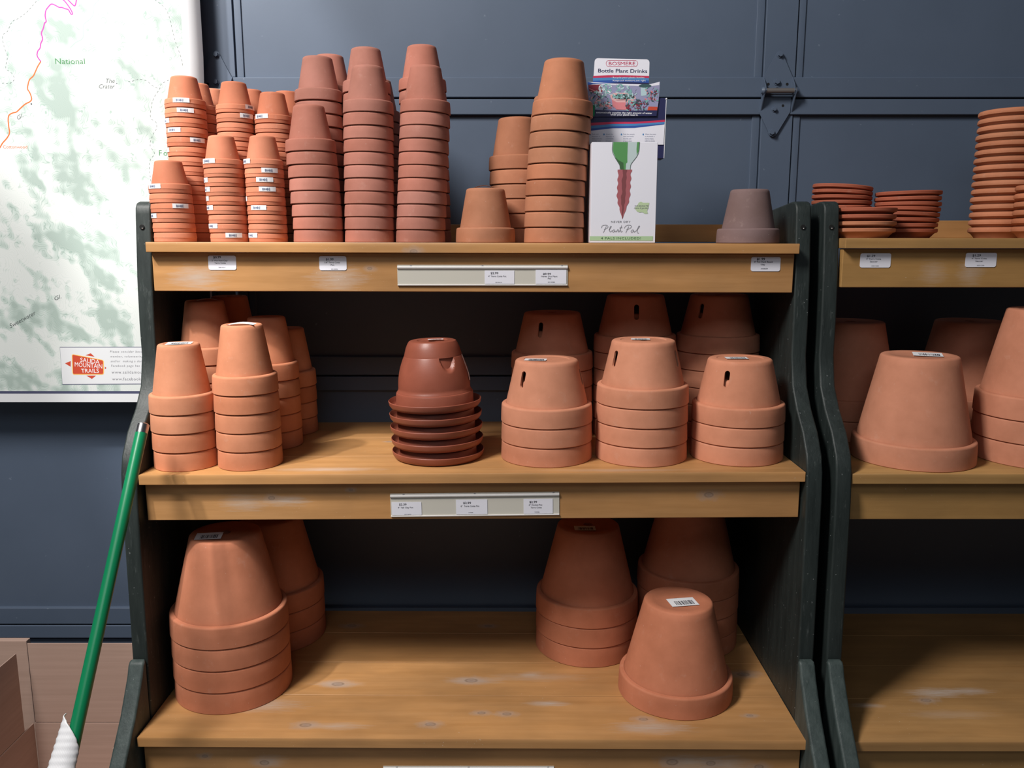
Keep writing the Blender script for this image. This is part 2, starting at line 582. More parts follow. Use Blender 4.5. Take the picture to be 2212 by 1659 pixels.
def hinge(x, z):
    bm = bmesh.new()

    def leaf(pts):
        f = bm.faces.new([bm.verts.new((u, 0, w)) for u, w in pts])
        r = bmesh.ops.extrude_face_region(bm, geom=[f])
        bmesh.ops.translate(bm, vec=(0, -0.002, 0), verts=[v for v in r['geom'] if isinstance(v, bmesh.types.BMVert)])
    y0 = 0
    leaf([(-0.030, 0.004), (0.034, 0.004), (0.032, 0.042), (0.006, 0.094), (0.0, 0.099), (-0.006, 0.094), (-0.033, 0.042)])
    leaf([(-0.034, -0.002), (0.032, -0.002), (0.031, -0.036), (0.001, -0.088), (-0.006, -0.091), (-0.012, -0.088), (-0.040, -0.036)])
    for sx in (-0.033, 0.033):
        for pts in ([(0.0, 0.042), (-0.020, 0.020), (-0.026, 0.008), (-0.020, 0.000), (0.0, 0.006)],
                    [(0.0, -0.036), (-0.019, -0.006), (-0.025, 0.006), (-0.020, 0.014), (0.0, 0.0)]):
            off = 0.0 if pts[0][1] > 0 else 0.0025
            s = math.copysign(1, sx)
            f = bm.faces.new([bm.verts.new((sx + s * off - 0.001, a, b)) for a, b in pts])
            r = bmesh.ops.extrude_face_region(bm, geom=[f])
            bmesh.ops.translate(bm, vec=(0.002, 0, 0), verts=[v for v in r['geom'] if isinstance(v, bmesh.types.BMVert)])
    h = link_mesh('hinge', finish(bm, 'hinge', M['door']), door, (x, DY - 0.012, z))
    bm = bmesh.new()
    cyl_between(bm, (-0.036, -0.018, 0.008), (0.037, -0.018, 0.008), 0.0058, seg=20)
    link_mesh('hinge_pin', finish(bm, 'hinge_pin', M['bare_pin'], 40), h)
    bm = bmesh.new()
    for s in (-1, 1):
        cyl_between(bm, (s * 0.0365, -0.018, 0.008), (s * 0.042, -0.018, 0.008), 0.0085, 0.006, 14)
    link_mesh('pin_collar', finish(bm, 'pin_collar', M['door'], 40), h)
    for bx, bz, r in ((0.001, 0.089, 0.0075), (-0.003, 0.030, 0.0078), (-0.006, -0.030, 0.0062), (-0.009, -0.081, 0.0078)):
        bm = bmesh.new()
        cyl_between(bm, (bx, -0.001, bz), (bx, -0.0035, bz), r, r, 20)
        cyl_between(bm, (bx, -0.003, bz), (bx, -0.009, bz), r * 0.78, r * 0.72, 6)
        link_mesh('bolt', finish(bm, 'bolt', M['door']), h)
    p = Print()
    for bx, bz, r in ((-0.022, 0.025, 0.0032), (0.021, 0.025, 0.0032), (0.014, -0.022, 0.0030), (-0.001, 0.013, 0.005)):
        p.disc(bx, bz, r, M['hole'], 1)
    p.build('screw_hole', h, (0, -0.0022, 0))
    return h


hinge(0.606, EYE + 0.3270)
hinge(-0.671, EYE + 0.3270)

# ------------------------------------------------------------------ wall map
MY = 1.900
mp = thing('wall_map', 'large pale green trail map hanging on the blue door beside the shelves', 'map', (0, MY, EYE))
bm = bmesh.new()
cols = [(-2.05, 0), (-1.6, 0), (-1.2, 0), (-0.95, 0), (-0.80, 0.0), (-0.74, 0.0), (-0.715, 0.0), (-0.703, 0.002), (-0.694, 0.0075), (-0.687, 0.016), (-0.682, 0.026)]
zs = [-0.3713, 0.0, 0.4, 0.85]
grid = [[bm.verts.new((u - (0.013 if z < 0.1 and u > -0.71 else 0.0), d, z)) for u, d in cols] for z in zs]
for r in range(len(zs) - 1):
    for c in range(len(cols) - 1):
        f = bm.faces.new((grid[r][c], grid[r][c + 1], grid[r + 1][c + 1], grid[r + 1][c]))
        f.material_index = 1 if c >= 6 else 0
me = finish(bm, 'sheet', [M['map'], M['map_white']], 60, recalc=False)
link_mesh('map_sheet', me, mp)
p = Print()
p.rect(-2.04, -0.3713, -0.717, -0.3511, M['map_white'], 1)
p.rect(-2.04, -0.3511, -0.717, -0.3451, M['frame_blue'], 1)
p.build('bottom_border', mp)
def curve(pts, n=6):
    out = []
    for i in range(len(pts) - 1):
        p0, p1, p2, p3 = [Vector(pts[max(0, min(len(pts) - 1, i + j))]) for j in (-1, 0, 1, 2)]
        for s in range(n):
            t = s / n
            out.append(tuple(0.5 * ((2 * p1) + (p2 - p0) * t + (2 * p0 - 5 * p1 + 4 * p2 - p3) * t * t + (3 * p1 - p0 - 3 * p2 + p3) * t ** 3)))
    return out + [pts[-1]]


MAG1 = [(-0.9695,0.5138),(-0.9632,0.5080),(-0.9537,0.4940),(-0.9499,0.4843),(-0.9533,0.4832),(-0.9579,0.4919),(-0.9645,0.4940),(-0.9711,0.4965),(-0.9778,0.4970),(-0.9855,0.5011),(-0.9934,0.5036),(-1.0008,0.4978),(-1.0069,0.4901),(-1.0094,0.4786),(-1.0082,0.4684),(-1.0121,0.4645),(-1.0158,0.4543),(-1.0209,0.4440),(-1.0193,0.4324),(-1.0242,0.4233),(-1.0271,0.4130),(-1.0320,0.4078),(-1.0347,0.3974),(-1.0279,0.3857)]
MAG2 = [(-0.9586,0.5138),(-0.9463,0.5011),(-0.9421,0.5016),(-0.9383,0.5138)]
ORA = [(-1.0279,0.3857),(-1.0357,0.3753),(-1.0424,0.3635),(-1.0473,0.3556),(-1.0563,0.3478),(-1.0610,0.3360),(-1.0624,0.3281),(-1.0582,0.3202),(-1.0555,0.3083),(-1.0594,0.3022),(-1.0711,0.2964),(-1.0830,0.2871),(-1.0921,0.2799),(-1.1006,0.2778),(-1.1094,0.2725),(-1.1119,0.2618),(-1.1119,0.2485),(-1.1119,0.2351),(-1.1186,0.2244),(-1.1294,0.2136),(-1.1385,0.2015),(-1.16,0.18)]
D1 = [(-0.7706,0.5131),(-0.7527,0.4991),(-0.7441,0.4863),(-0.7387,0.4658),(-0.7359,0.4478),(-0.7307,0.4246),(-0.7251,0.4065),(-0.7197,0.3857),(-0.7194,0.3700)]
D2 = [(-0.8408,0.3438),(-0.8297,0.3452),(-0.8157,0.3486),(-0.7995,0.3452),(-0.7891,0.3360),(-0.7759,0.3294)]
D3 = [(-0.7512,0.3470),(-0.7683,0.3386),(-0.7732,0.3281),(-0.7869,0.3096),(-0.7938,0.2911),(-0.7970,0.2672),(-0.7865,0.2592),(-0.7853,0.2458),(-0.7956,0.2298),(-0.8028,0.2083),(-0.7942,0.1921),(-0.8052,0.1759),(-0.8082,0.1541),(-0.8060,0.1269)]
D4 = [(-1.0254,0.5092),(-1.0478,0.4876),(-1.0668,0.4748),(-1.0825,0.4671),(-1.0940,0.4478),(-1.1059,0.4388),(-1.1043,0.4143),(-1.0994,0.3961),(-1.1059,0.3726),(-1.0947,0.3622),(-1.0891,0.3491),(-1.1011,0.3399),(-1.1133,0.3412),(-1.1219,0.3386)]
RIV = [(-0.8883,0.5138),(-0.9031,0.4991),(-0.9042,0.4863),(-0.9121,0.4735),(-0.9281,0.4607),(-0.9318,0.4349),(-0.9491,0.4246),(-0.9609,0.4143)]
for part, lines, w, mat in (('stream', [RIV], 0.0022, 'map_river'), ('magenta_trail', [MAG1], 0.0026, 'magenta'), ('magenta_trail', [MAG2], 0.0026, 'magenta'), ('orange_trail', [ORA], 0.0026, 'orange')):
    p = Print()
    for ln in lines:
        p.stroke(curve(ln, 4), w, M[mat], 2)
    p.build(part, mp)
for ln in (D1, D2, D3, D4):
    p = Print()
    p.dashed(curve(ln, 4), 0.0009, 0.0052, 0.0028, M['map_grey'], 2)
    p.build('footpath', mp)
for x, z, r in ((-1.0572, 0.2969, 0.0016), (-0.8660, 0.3400, 0.0010)):
    p = Print()
    p.disc(x, z, r, M['ink'], 3)
    p.build('summit_dot', mp)
p = Print()
p.text('National', -0.9963, 0.3805, -0.9319, 0.0120, M['map_green_text'])
p.text('Forest', -0.784, 0.1867, -0.728, 0.0120, M['map_green_text'], spacing=1.25)
p.text('The', -0.8891, 0.3412, -0.8699, 0.0088, M['map_grey'], shear=0.25)
p.text('Crater', -0.9053, 0.3296, -0.8708, 0.0088, M['map_grey'], shear=0.25)
p.text('Cottonwood', -1.1292, 0.2023, -1.0754, 0.0066, M['orange'])
p.text('Gl.', -1.0896, 0.2632, -1.0755, 0.0085, M['map_grey'], shear=0.3, rot=0.5)
p.text('Sweetwater', -1.1537, -0.198, -1.0830, 0.0095, M['map_grey'], shear=0.3, rot=0.482)
p.text('Gl.', -1.0451, -0.1345, -1.0290, 0.0090, M['map_grey'], shear=0.3, rot=0.37)
p.build('lettering', mp)
p = Print()
p.poly([(-1.0445, -0.2418), (-0.70, -0.2413), (-0.70, -0.3274), (-1.0467, -0.3291)], M['map_white'], 1)
p.stroke([(-1.0445, -0.2418), (-0.70, -0.2413), (-0.70, -0.3274), (-1.0467, -0.3291)], 0.0016, M['frame_blue'], 2, True)


def round_poly(pts, r):
    out = []
    n = len(pts)
    for i in range(n):
        a, b, c = Vector(pts[i - 1]), Vector(pts[i]), Vector(pts[(i + 1) % n])
        p0, p1 = b + (a - b).normalized() * r, b + (c - b).normalized() * r
        for t in (0, .25, .5, .75, 1):
            out.append(tuple((p0 * (1 - t) ** 2 + b * 2 * t * (1 - t) + p1 * t * t)))
    return out


BADGE = round_poly([(-1.0178, -0.2585), (-0.9465, -0.2725), (-0.9488, -0.3054), (-1.0204, -0.3054)], 0.004)
p.poly(BADGE, M['badge'], 3)
p.stroke(BADGE, 0.0016, M['badge_edge'], 4, True)
for t in ([(-0.9871, -0.2606), (-0.9744, -0.2560), (-0.9661, -0.2642)], [(-1.0363, -0.2797), (-1.0224, -0.2741), (-1.0236, -0.2876)],
          [(-0.9891, -0.3084), (-0.9667, -0.3084), (-0.9770, -0.3162)], [(-0.9445, -0.2870), (-0.9408, -0.2903), (-0.9449, -0.2935)]):
    p.poly(t, M['badge'], 3)
p.text('SALIDA', -1.0004, -0.2758, -0.9561, 0.0100, M['white'], 5, rot=-0.12)
p.text('MOUNTAIN', -1.0140, -0.2868, -0.9506, 0.0105, M['white'], 5, rot=-0.08)
p.text('TRAILS', -1.0000, -0.3016, -0.9591, 0.0095, M['white'], 5)
for s, z, h, x1 in (('Please consider becoming a', -0.2545, 0.0050, -0.745), ('member, volunteering your time', -0.2657, 0.0048, -0.715), ('and/or  making a donation. Our', -0.2768, 0.0048, -0.720),
                    ('Facebook page has the latest', -0.2876, 0.0050, -0.735)):
    p.text(s, -0.9300, z, None, h, M['ink_grey'], 3, shear=0.25, spacing=1.22)
for s, z in (('www.salidamountaintrails.org', -0.3035), ('www.facebook.com/salidatrails', -0.3195)):
    p.text(s, -0.9300, z, None, 0.0068, M['ink_grey'], 3, spacing=1.15)
p.build('sponsor_notice', mp)

# ------------------------------------------------------------------ shelving units
XL, XR, TH = -0.686, 0.539, 0.030
TILT = {'top': -0.0026, 'mid': 0.0050, 'low': -0.0050}     # rise per metre: boards not quite level
XC = (XL + XR) / 2
SH = {'top': (EYE - 0.0034, 1.5688), 'mid': (EYE - 0.420, 1.466), 'low': (EYE - 0.897, 1.3795)}


def sz(level, x):
    return SH[level][0] + TILT[level] * (x - XC)


FRONT = [(1.608, EYE + 0.055), (1.598, EYE + 0.066), (1.604, EYE + 0.050), (1.590, EYE - 0.070), (1.585, EYE - 0.156), (1.585, EYE - 0.218), (1.570, EYE - 0.275),
         (1.540, EYE - 0.314), (1.500, EYE - 0.350), (1.473, EYE - 0.388), (1.464, EYE - 0.418), (1.459, EYE - 0.470), (1.456, EYE - 0.570), (1.4535, EYE - 0.664), (1.450, EYE - 0.778)]


def side_profile():
    f = [(1.640, EYE + 0.0745), (1.622, EYE + 0.0745), (1.612, EYE + 0.071), (1.606, EYE + 0.062), (1.604, EYE + 0.050)] + FRONT[3:]
    f += [(1.4480, EYE - 0.860), (1.4470, 0.0)]
    return f + [(1.975, 0.0), (1.975, EYE - 0.40), (1.893, EYE - 0.40), (1.893, EYE + 0.052)]


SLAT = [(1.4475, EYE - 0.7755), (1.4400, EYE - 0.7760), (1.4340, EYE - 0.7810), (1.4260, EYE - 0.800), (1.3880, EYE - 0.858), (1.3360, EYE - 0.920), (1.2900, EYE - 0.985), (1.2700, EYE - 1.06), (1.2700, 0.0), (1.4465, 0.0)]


def board_mesh(name, x0, x1, cuts, z0, z1, mat, nose=0.006):
    bm = bmesh.new()
    for a, b in zip(cuts, cuts[1:]):
        box_bm(bm, (x0, a + 0.0006, z0), (x1, b - 0.0006, z1), 0.0012, 1)
    ymin = min(v.co.y for v in bm.verts)
    es = [e for e in bm.edges if all(v.co.y < ymin + 1e-5 for v in e.verts) and abs(e.verts[0].co.x - e.verts[1].co.x) > 0.5 and e.verts[0].co.z > z0 + 0.01]
    if es:
        bmesh.ops.bevel(bm, geom=es, offset=nose, segments=3, profile=0.5, affect='EDGES')
    return even(finish(bm, name, mat, 50))


LOW_KNOTS = [(-0.3571, 1.5692, .016), (-0.0844, 1.5855, .017), (-0.3876, 1.4227, .014), (-0.1534, 1.4272, .013), (-0.0589, 1.4660, .010), (-0.0098, 1.4629, .011), (0.2506, 1.4472, .011),
             (0.4876, 1.6154, .017), (0.4576, 1.4613, .008), (-0.3783, 1.8301, .014), (-0.0558, 1.8325, .012)]
LOW_WEAR = [(-0.50, 1.49, .10, .03, .7), (0.26, 1.42, .09, .025, .8), (0.07, 1.50, .05, .012, .9), (0.05, 1.60, .12, .02, .4), (-0.36, 1.5692, .06, .016, .7), (-0.08, 1.585, .07, .016, .7), (-0.33, 1.42, .07, .014, .6), (0.04, 1.61, .03, .014, .6)]
W = {
    'low': m_wood('pine_lower_board', 'XY', LOW_KNOTS, LOW_WEAR),
    'mid': m_wood('pine_middle_board', 'XY', [(-0.2621, 1.7165, .007)], [(-0.34, 1.50, .12, .016, .7), (0.2, 1.485, .15, .012, .4)]),
    'top': m_wood('pine_top_board', 'XZ', [(-0.184, -0.0165, .009)], []),
    'f_top': m_wood('pine_top_fascia', 'XZ', [(-0.27, -0.052, .006)], [(-0.60, -0.07, .06, .03, .8), (-0.33, -0.07, .06, .03, .7)]),
    'f_mid': m_wood('pine_middle_fascia', 'XZ', [(0.366, -0.468, .011), (-0.448, -0.47, .008), (-0.30, -0.455, .005)], [(-0.50, -0.48, .05, .02, .6), (-0.42, -0.475, .05, .012, .8)]),
    'f_low': m_wood('pine_lower_fascia', 'XZ', [(-0.46, -0.958, .011), (0.298, -0.953, .014), (0.37, -0.955, .011), (0.46, -0.962, .011), (-0.57, -0.945, .007)], [(0.33, -0.953, .06, .02, .7), (0.40, -0.957, .05, .02, .7), (-0.45, -0.955, .04, .015, .6)]),
    'rail': m_wood('pine_back_rail', 'XZ', [(1.02 - 0.1, 0.02, .012)], []),
    'r_low': m_wood('pine_second_lower_board', 'XY', [(0.8259, 1.5203, .013)], [(0.86, 1.548, .07, .022, 1.0), (0.93, 1.555, .06, .015, .8), (0.70, 1.502, .04, .010, .7), (0.85, 1.47, .10, .02, .3)], c0=(0.34, 0.180, 0.066), c1=(0.43, 0.240, 0.095)),
    'r_mid': m_wood('pine_second_middle_board', 'XY', [], [], c0=(0.34, 0.185, 0.066), c1=(0.43, 0.245, 0.092)),
    'r_fas': m_wood('pine_second_fascia', 'XZ', [(0.765, -0.012, .004)], [(0.87, -0.06, .03, .03, .5), (0.80, -0.06, .03, .03, .4)], c0=(0.36, 0.195, 0.066), c1=(0.45, 0.255, 0.090)),
}
CUTS = {'top': [1.5688, 1.72, 1.905], 'mid': [1.466, 1.598, 1.752, 1.912], 'low': [1.3795, 1.528, 1.6595, 1.796, 1.912]}


def shelving_unit(name, label, xl, xr, mats, dz, tilt):
    u = thing(name, label, 'shelving unit')
    prof = side_profile()
    for x0 in (xl - TH, xr):
        s = link_mesh('side_panel', prism_yz('side_panel', prof, x0, x0 + TH, M['paint'], 0.004), u)
        s['label'] = 'dark green painted side board with a curved front edge'
        w_ = link_mesh('lower_side_board', prism_yz('lower_side_board', SLAT, x0 - 0.002, x0 + TH - 0.002, M['lit_paint'], 0.005), u)
        w_['label'] = 'grey-green sloping lower side board, painted lighter as if lit from above'
        bm = bmesh.new()
        bx = x0 + TH * 0.45
        bmesh.ops.create_cone(bm, cap_ends=True, segments=20, radius1=0.0046, radius2=0.0046, depth=0.003, matrix=Matrix.Translation((bx, 1.6005, EYE + 0.026)) @ Matrix.Rotation(R_(90), 4, 'X'))
        h = link_mesh('bolt_hole', finish(bm, 'bolt_hole', M['hole']), s)
        bm = bmesh.new()
        bmesh.ops.create_uvsphere(bm, u_segments=10, v_segments=8, radius=0.0013, matrix=Matrix.Translation((bx + 0.0012, 1.5988, EYE + 0.0235)))
        link_mesh('bolt_head', finish(bm, 'bolt_head', M['steel'], 60), s)
    for lv in ('top', 'mid', 'low'):
        z, yf = SH[lv][0] + dz[lv], SH[lv][1]
        xm = (xl + xr) / 2
        a = math.atan(tilt[lv])
        b = link_mesh('shelf_board', board_mesh('shelf_board', -(xr - xl) / 2 + 0.0006, (xr - xl) / 2 - 0.0006, CUTS[lv], -0.019, 0.0, mats[lv]), u, (xm, 0, z), (0, -a, 0))
        # wood patterns are given in room coordinates: move the mesh so that its origin is the room's
        b.data.transform(Matrix.Translation((xm, 0, 0)))
        b.matrix_local = Matrix.Translation((xm, 0, z)) @ Matrix.Rotation(-a, 4, 'Y') @ Matrix.Translation((-xm, 0, 0))
        fy = yf + 0.018
        fh = 0.0925 if lv != 'low' else 0.16
        fm = box_mesh('fascia_board', (xl + 0.004, fy, z - EYE - fh), (xr - 0.004, fy + 0.018, z - EYE - 0.0195), mats['f_' + lv], 0.0015, 2)
        f = link_mesh('fascia_board', fm, u)
        f.matrix_local = Matrix.Translation((xm, 0, z)) @ Matrix.Rotation(-a, 4, 'Y') @ Matrix.Translation((-xm, 0, EYE - z))
    link_mesh('back_rail', box_mesh('back_rail', (xl + 0.001, 1.892, SH['top'][0] + dz['top'] - EYE + 0.001), (xr - 0.001, 1.910, SH['top'][0] + dz['top'] - EYE + 0.040), mats['rail'], 0.0015), u, (0, 0, EYE))
    return u


shelving_unit('shelving_unit', 'long three-tier pine shelving unit with dark curved sides, fully in view', XL, XR,
              {'top': W['top'], 'mid': W['mid'], 'low': W['low'], 'f_top': W['f_top'], 'f_mid': W['f_mid'], 'f_low': W['f_low'], 'rail': W['rail']},
              {'top': 0, 'mid': 0, 'low': 0}, TILT)
X2L, X2R = 0.6225, 1.8475
D2 = {'top': 0.0085, 'mid': -0.001, 'low': -0.006}
shelving_unit('shelving_unit', 'second pine shelving unit holding clay saucers, cut off by the photo edge', X2L, X2R,
              {'top': W['r_mid'], 'mid': W['r_mid'], 'low': W['r_low'], 'f_top': W['r_fas'], 'f_mid': W['r_fas'], 'f_low': W['r_fas'], 'rail': W['rail']},
              D2, {'top': 0, 'mid': 0, 'low': 0})


def sz2(level):
    return SH[level][0] + D2[level]


# ------------------------------------------------------------------ pots
def pot_meshes(key, R, H, rim, rb, rs, t=0.002, mat='clay', seg=72, slots=False, lip=0.0):
    """An upturned flower pot: z = 0 at the lip, z = H at the base. Two meshes: body and rim."""
    k = (rs - rb) / (H - rim)
    ri0 = rs + k * rim - t                          # inner radius at the lip
    rtop = lambda z: rs - k * (z - rim)
    c = min(0.0035, rb * 0.09)
    tb = min(0.010, rim * 0.35)
    hole = rb * 0.16
    body = [(rs + 0.0002, rim - 0.003), (rs, rim), (rtop(rim + 0.004), rim + 0.004)]
    body += [(rtop(rim + (H - rim) * q), rim + (H - rim) * q) for q in (0.25, 0.5, 0.75, 0.9)]
    body += [(rtop(H - c), H - c), (rb - c * 0.35, H - c * 0.3), (rb - c, H), (rb * 0.74, H), (rb * 0.71, H - 0.0012), (hole, H - 0.0012), (hole, H - tb),
             (rtop(H - tb) - t, H - tb), (ri0, 0.0015)]
    if slots:
        body.append((ri0 + 0.0015, 0.0022))
    bme = lathe('body', body, M[mat], seg, 32, closed=slots)
    if slots:
        cut = bmesh.new()
        zc, hw, hh = H * 0.730, 0.0052, 0.0155
        for q in range(3):
            a = R_(45 + 120 * q)
            out = []
            for i in range(24):
                th = 2 * math.pi * i / 24
                u = hw * math.cos(th)
                w = hw * math.sin(th) + (hh - hw) * (1 if math.sin(th) >= 0 else -1)
                out.append((u, w))
            d, s = Vector((math.cos(a), math.sin(a), 0)), Vector((-math.sin(a), math.cos(a), 0))
            v0 = [cut.verts.new(d * 0.030 + s * u + Vector((0, 0, zc + w))) for u, w in out]
            v1 = [cut.verts.new(d * 0.120 + s * u + Vector((0, 0, zc + w))) for u, w in out]
            cut.faces.new(v0)
            cut.faces.new(list(reversed(v1)))
            for i in range(24):
                j = (i + 1) % 24
                cut.faces.new((v0[i], v1[i], v1[j], v0[j]))
        cme = finish(cut, 'cutter', M[mat])
        co = link_mesh('cutter', cme)
        bo = link_mesh('body', bme)
        md = bo.modifiers.new('slots', 'BOOLEAN')
        md.operation, md.object, md.solver = 'DIFFERENCE', co, 'EXACT'
        bpy.context.view_layer.update()
        nme = bpy.data.meshes.new_from_object(bo.evaluated_get(bpy.context.evaluated_depsgraph_get()))
        bpy.data.objects.remove(bo)
        bpy.data.objects.remove(co)
        nme.name = 'body'
        nme.shade_smooth()
        nme.set_sharp_from_angle(angle=R_(32))
        bme = nme
    f = min(0.0040, rim * 0.13)
    rim_p = [(ri0 + 0.0001, 0.0012), (R - lip - 0.0010, 0.0), (R - lip, 0.0008), (R - lip * 0.8, rim * 0.40), (R, rim * 0.43), (R - 0.0010, rim - f), (R - 0.0010 - f * 0.13, rim - f * 0.5), (R - 0.0010 - f * 0.5, rim - f * 0.13), (R - 0.0010 - f * 1.0, rim), (rs + 0.0004, rim + 0.0002)]
    if not lip:
        rim_p = [(ri0 + 0.0001, 0.0012), (R - 0.0012, 0.0), (R, 0.0012), (R - 0.0004, rim * 0.5), (R - 0.0012, rim - f), (R - 0.0012 - f * 0.13, rim - f * 0.5), (R - 0.0012 - f * 0.5, rim - f * 0.13), (R - 0.0012 - f * 1.0, rim), (rs + 0.0004, rim + 0.0003)]
    rme = lathe('rim', rim_p, M[mat], seg, 32)
    return dict(body=bme, rim=rme, R=R, H=H, rimh=rim, rb=rb)


POT = {
    'small': pot_meshes('small', 0.0388, 0.0605, 0.0175, 0.0240, 0.0328, 0.0012, lip=0.0006),
    'small_b': pot_meshes('small_b', 0.0363, 0.0596, 0.0165, 0.0228, 0.0312, 0.0012, lip=0.0006),
    'pink': pot_meshes('pink', 0.0475, 0.0856, 0.0231, 0.0282, 0.0398),
    'orange': pot_meshes('orange', 0.0578, 0.1020, 0.0281, 0.0365, 0.0495),
    'dark': pot_meshes('dark', 0.0600, 0.1020, 0.0280, 0.0358, 0.0500),
    'tall': pot_meshes('tall', 0.0602, 0.1270, 0.0347, 0.0372, 0.0520),
    'orchid': pot_meshes('orchid', 0.0892, 0.1205, 0.0360, 0.0600, 0.0795, 0.004, slots=True, seg=96),
    'big': pot_meshes('big', 0.1140, 0.1935, 0.0434, 0.0670, 0.1035, 0.005, seg=96),
    'big_b': pot_meshes('big_b', 0.1135, 0.2040, 0.0434, 0.0700, 0.1035, 0.005, seg=96),
}


def sticker_mesh(R, z, w, h):
    """A paper label bent round a rim of radius R, centred on -Y."""
    bm = bmesh.new()
    n = 8
    half = w / R / 2
    rows = []
    for zz in (z - h / 2, z + h / 2):
        rows.append([bm.verts.new(((R + 0.0004) * math.sin(-half + 2 * half * i / n), -(R + 0.0004) * math.cos(-half + 2 * half * i / n), zz)) for i in range(n + 1)])
    for i in range(n):
        bm.faces.new((rows[0][i], rows[0][i + 1], rows[1][i + 1], rows[1][i]))
    return finish(bm, 'price_sticker', M['white'], 60, recalc=False)


def sticker_code_mesh(R, z, w, h):
    bm = bmesh.new()
    rnd = random.Random(4)
    u = -w * 0.30
    while u < w * 0.16:
        bw = rnd.choice((0.0005, 0.0008, 0.0012))
        hh = h * rnd.choice((0.22, 0.3, 0.36))
        a0, a1 = u / R, (u + bw) / R
        q = [((R + 0.0007) * math.sin(a), -(R + 0.0007) * math.cos(a), zz) for a, zz in ((a0, z - hh), (a1, z - hh), (a1, z + hh * 0.8), (a0, z + hh * 0.8))]
        bm.faces.new([bm.verts.new(c) for c in q])
        u += bw + rnd.choice((0.0004, 0.0007))
    return finish(bm, 'barcode', M['ink_blue'], recalc=False)


STK = {k: (sticker_mesh(POT[k]['R'], 0.0125, 0.031, 0.0085), sticker_code_mesh(POT[k]['R'], 0.0125, 0.031, 0.0085)) for k in ('small', 'small_b')}


def base_sticker(root, H, x, y, w, h, ang, curl=0.0, tilt=0.0):
    """A barcode label stuck on an upturned pot's base."""
    bm = bmesh.new()
    n = 6
    g = []
    rz = -root.rotation_euler.z                  # offsets are given in room directions
    x, y = x * math.cos(rz) - y * math.sin(rz), x * math.sin(rz) + y * math.cos(rz)
    for r in (0, 1):
        g.append([bm.verts.new((-w / 2 + w * i / n, -h / 2 + h * r, curl * (1 - (2 * i / n - 1) ** 2) + tilt * r)) for i in range(n + 1)])
    for i in range(n):
        bm.faces.new((g[0][i], g[0][i + 1], g[1][i + 1], g[1][i]))
    s = link_mesh('price_sticker', finish(bm, 'price_sticker', M['white'], 60, recalc=False), root, (x, y, H + 0.0006), (0, 0, ang))
    if curl == 0:
        bm = bmesh.new()
        rnd = random.Random(int(w * 9000))
        u = -w * 0.30
        while u < w * 0.36:
            bw = rnd.choice((0.0005, 0.0009, 0.0014)) * w / 0.035
            zz = lambda v: 0.0003 + tilt * (v + h / 2) / h
            bm.faces.new([bm.verts.new((a, b, zz(b))) for a, b in ((u, -h * 0.36), (u + bw, -h * 0.36), (u + bw, h * 0.14), (u, h * 0.14))])
            u += bw + rnd.choice((0.0005, 0.0009)) * w / 0.035
        link_mesh('barcode', finish(bm, 'barcode', M['ink'], recalc=False), s)
    return s


def tint(c, rnd, a=0.08):
    s = 1 + rnd.uniform(-a, a)
    w = rnd.uniform(-a, a) * 0.6
    return (c[0] * s, c[1] * s * (1 + w), c[2] * s * (1 + 1.6 * w))


def make_pot(kind, name, label, cat, loc, rot, color, group):
    d = POT[kind]
    t = thing(name, label, cat, loc, rot, group)
    t.rotation_mode = 'ZYX'
    link_mesh('body', d['body'], t, color=color)
    link_mesh('rim', d['rim'], t, color=color)
    return t


ORD = ['top', 'second', 'third', 'fourth', 'fifth', 'sixth', 'seventh', 'eighth', 'ninth', 'tenth', 'eleventh', 'twelfth', 'thirteenth', 'fourteenth', 'fifteenth', 'sixteenth', 'seventeenth']


def stack(kind, name, noun, where, group, x, y, z0, n, pitch, color, lean=(0, 0), stickers=None, seed=1, bow=1.0, jitter=0.0003, rz=None, var=0.11, tilt=0.0):
    """n upturned pots nested in a leaning stack; returns them top first."""
    rnd = random.Random(seed * 7 + 3)
    out = []
    tilt_x = lean[0] / max(1e-6, pitch * max(1, n - 1))
    for i in range(n):
        q = i / max(1, n - 1)
        px = x + lean[0] * q ** bow + rnd.uniform(-1, 1) * jitter * (i > 0)
        py = y + lean[1] * q ** bow + rnd.uniform(-1, 1) * jitter * (i > 0)
        k = n - 1 - i
        if n == 1:
            label = f'{noun}, {where}'
        elif k == 0:
            label = f'{noun}, top of {where}'
        elif k == n - 1:
            label = f'{noun}, bottom of {where}'
        else:
            label = f'{noun}, {ORD[k]} from top of {where}'
        wob = 0.00012 / POT[kind]['R'] * (i > 0)
        rot = (rnd.uniform(-1, 1) * wob, -math.atan(tilt) + tilt_x * 0.35 * min(1.0, i / 6) + rnd.uniform(-1, 1) * wob, rnd.uniform(0, 6.28) if rz is None else rz[min(k, len(rz) - 1)])
        p_ = make_pot(kind, name, label, 'plant pot', (px, py, z0 + i * pitch + 0.0003), rot, tint(color, rnd, var), group if n > 1 else None)
        out.append(p_)
    out.reverse()
    for k, ang in (stickers or {}).items():
        a = STK[kind]
        s = link_mesh('price_sticker', a[0], out[k], (0, 0, 0), (0, 0, R_(ang) - out[k].rotation_euler.z))
        link_mesh('barcode', a[1], s)
    return out


SMALL = (0.55, 0.195, 0.108)
PINK = (0.42, 0.168, 0.122)
ORNG = (0.42, 0.170, 0.090)
TALL = (0.58, 0.232, 0.124)
ORCH = (0.59, 0.242, 0.140)
BIG = (0.53, 0.192, 0.103)

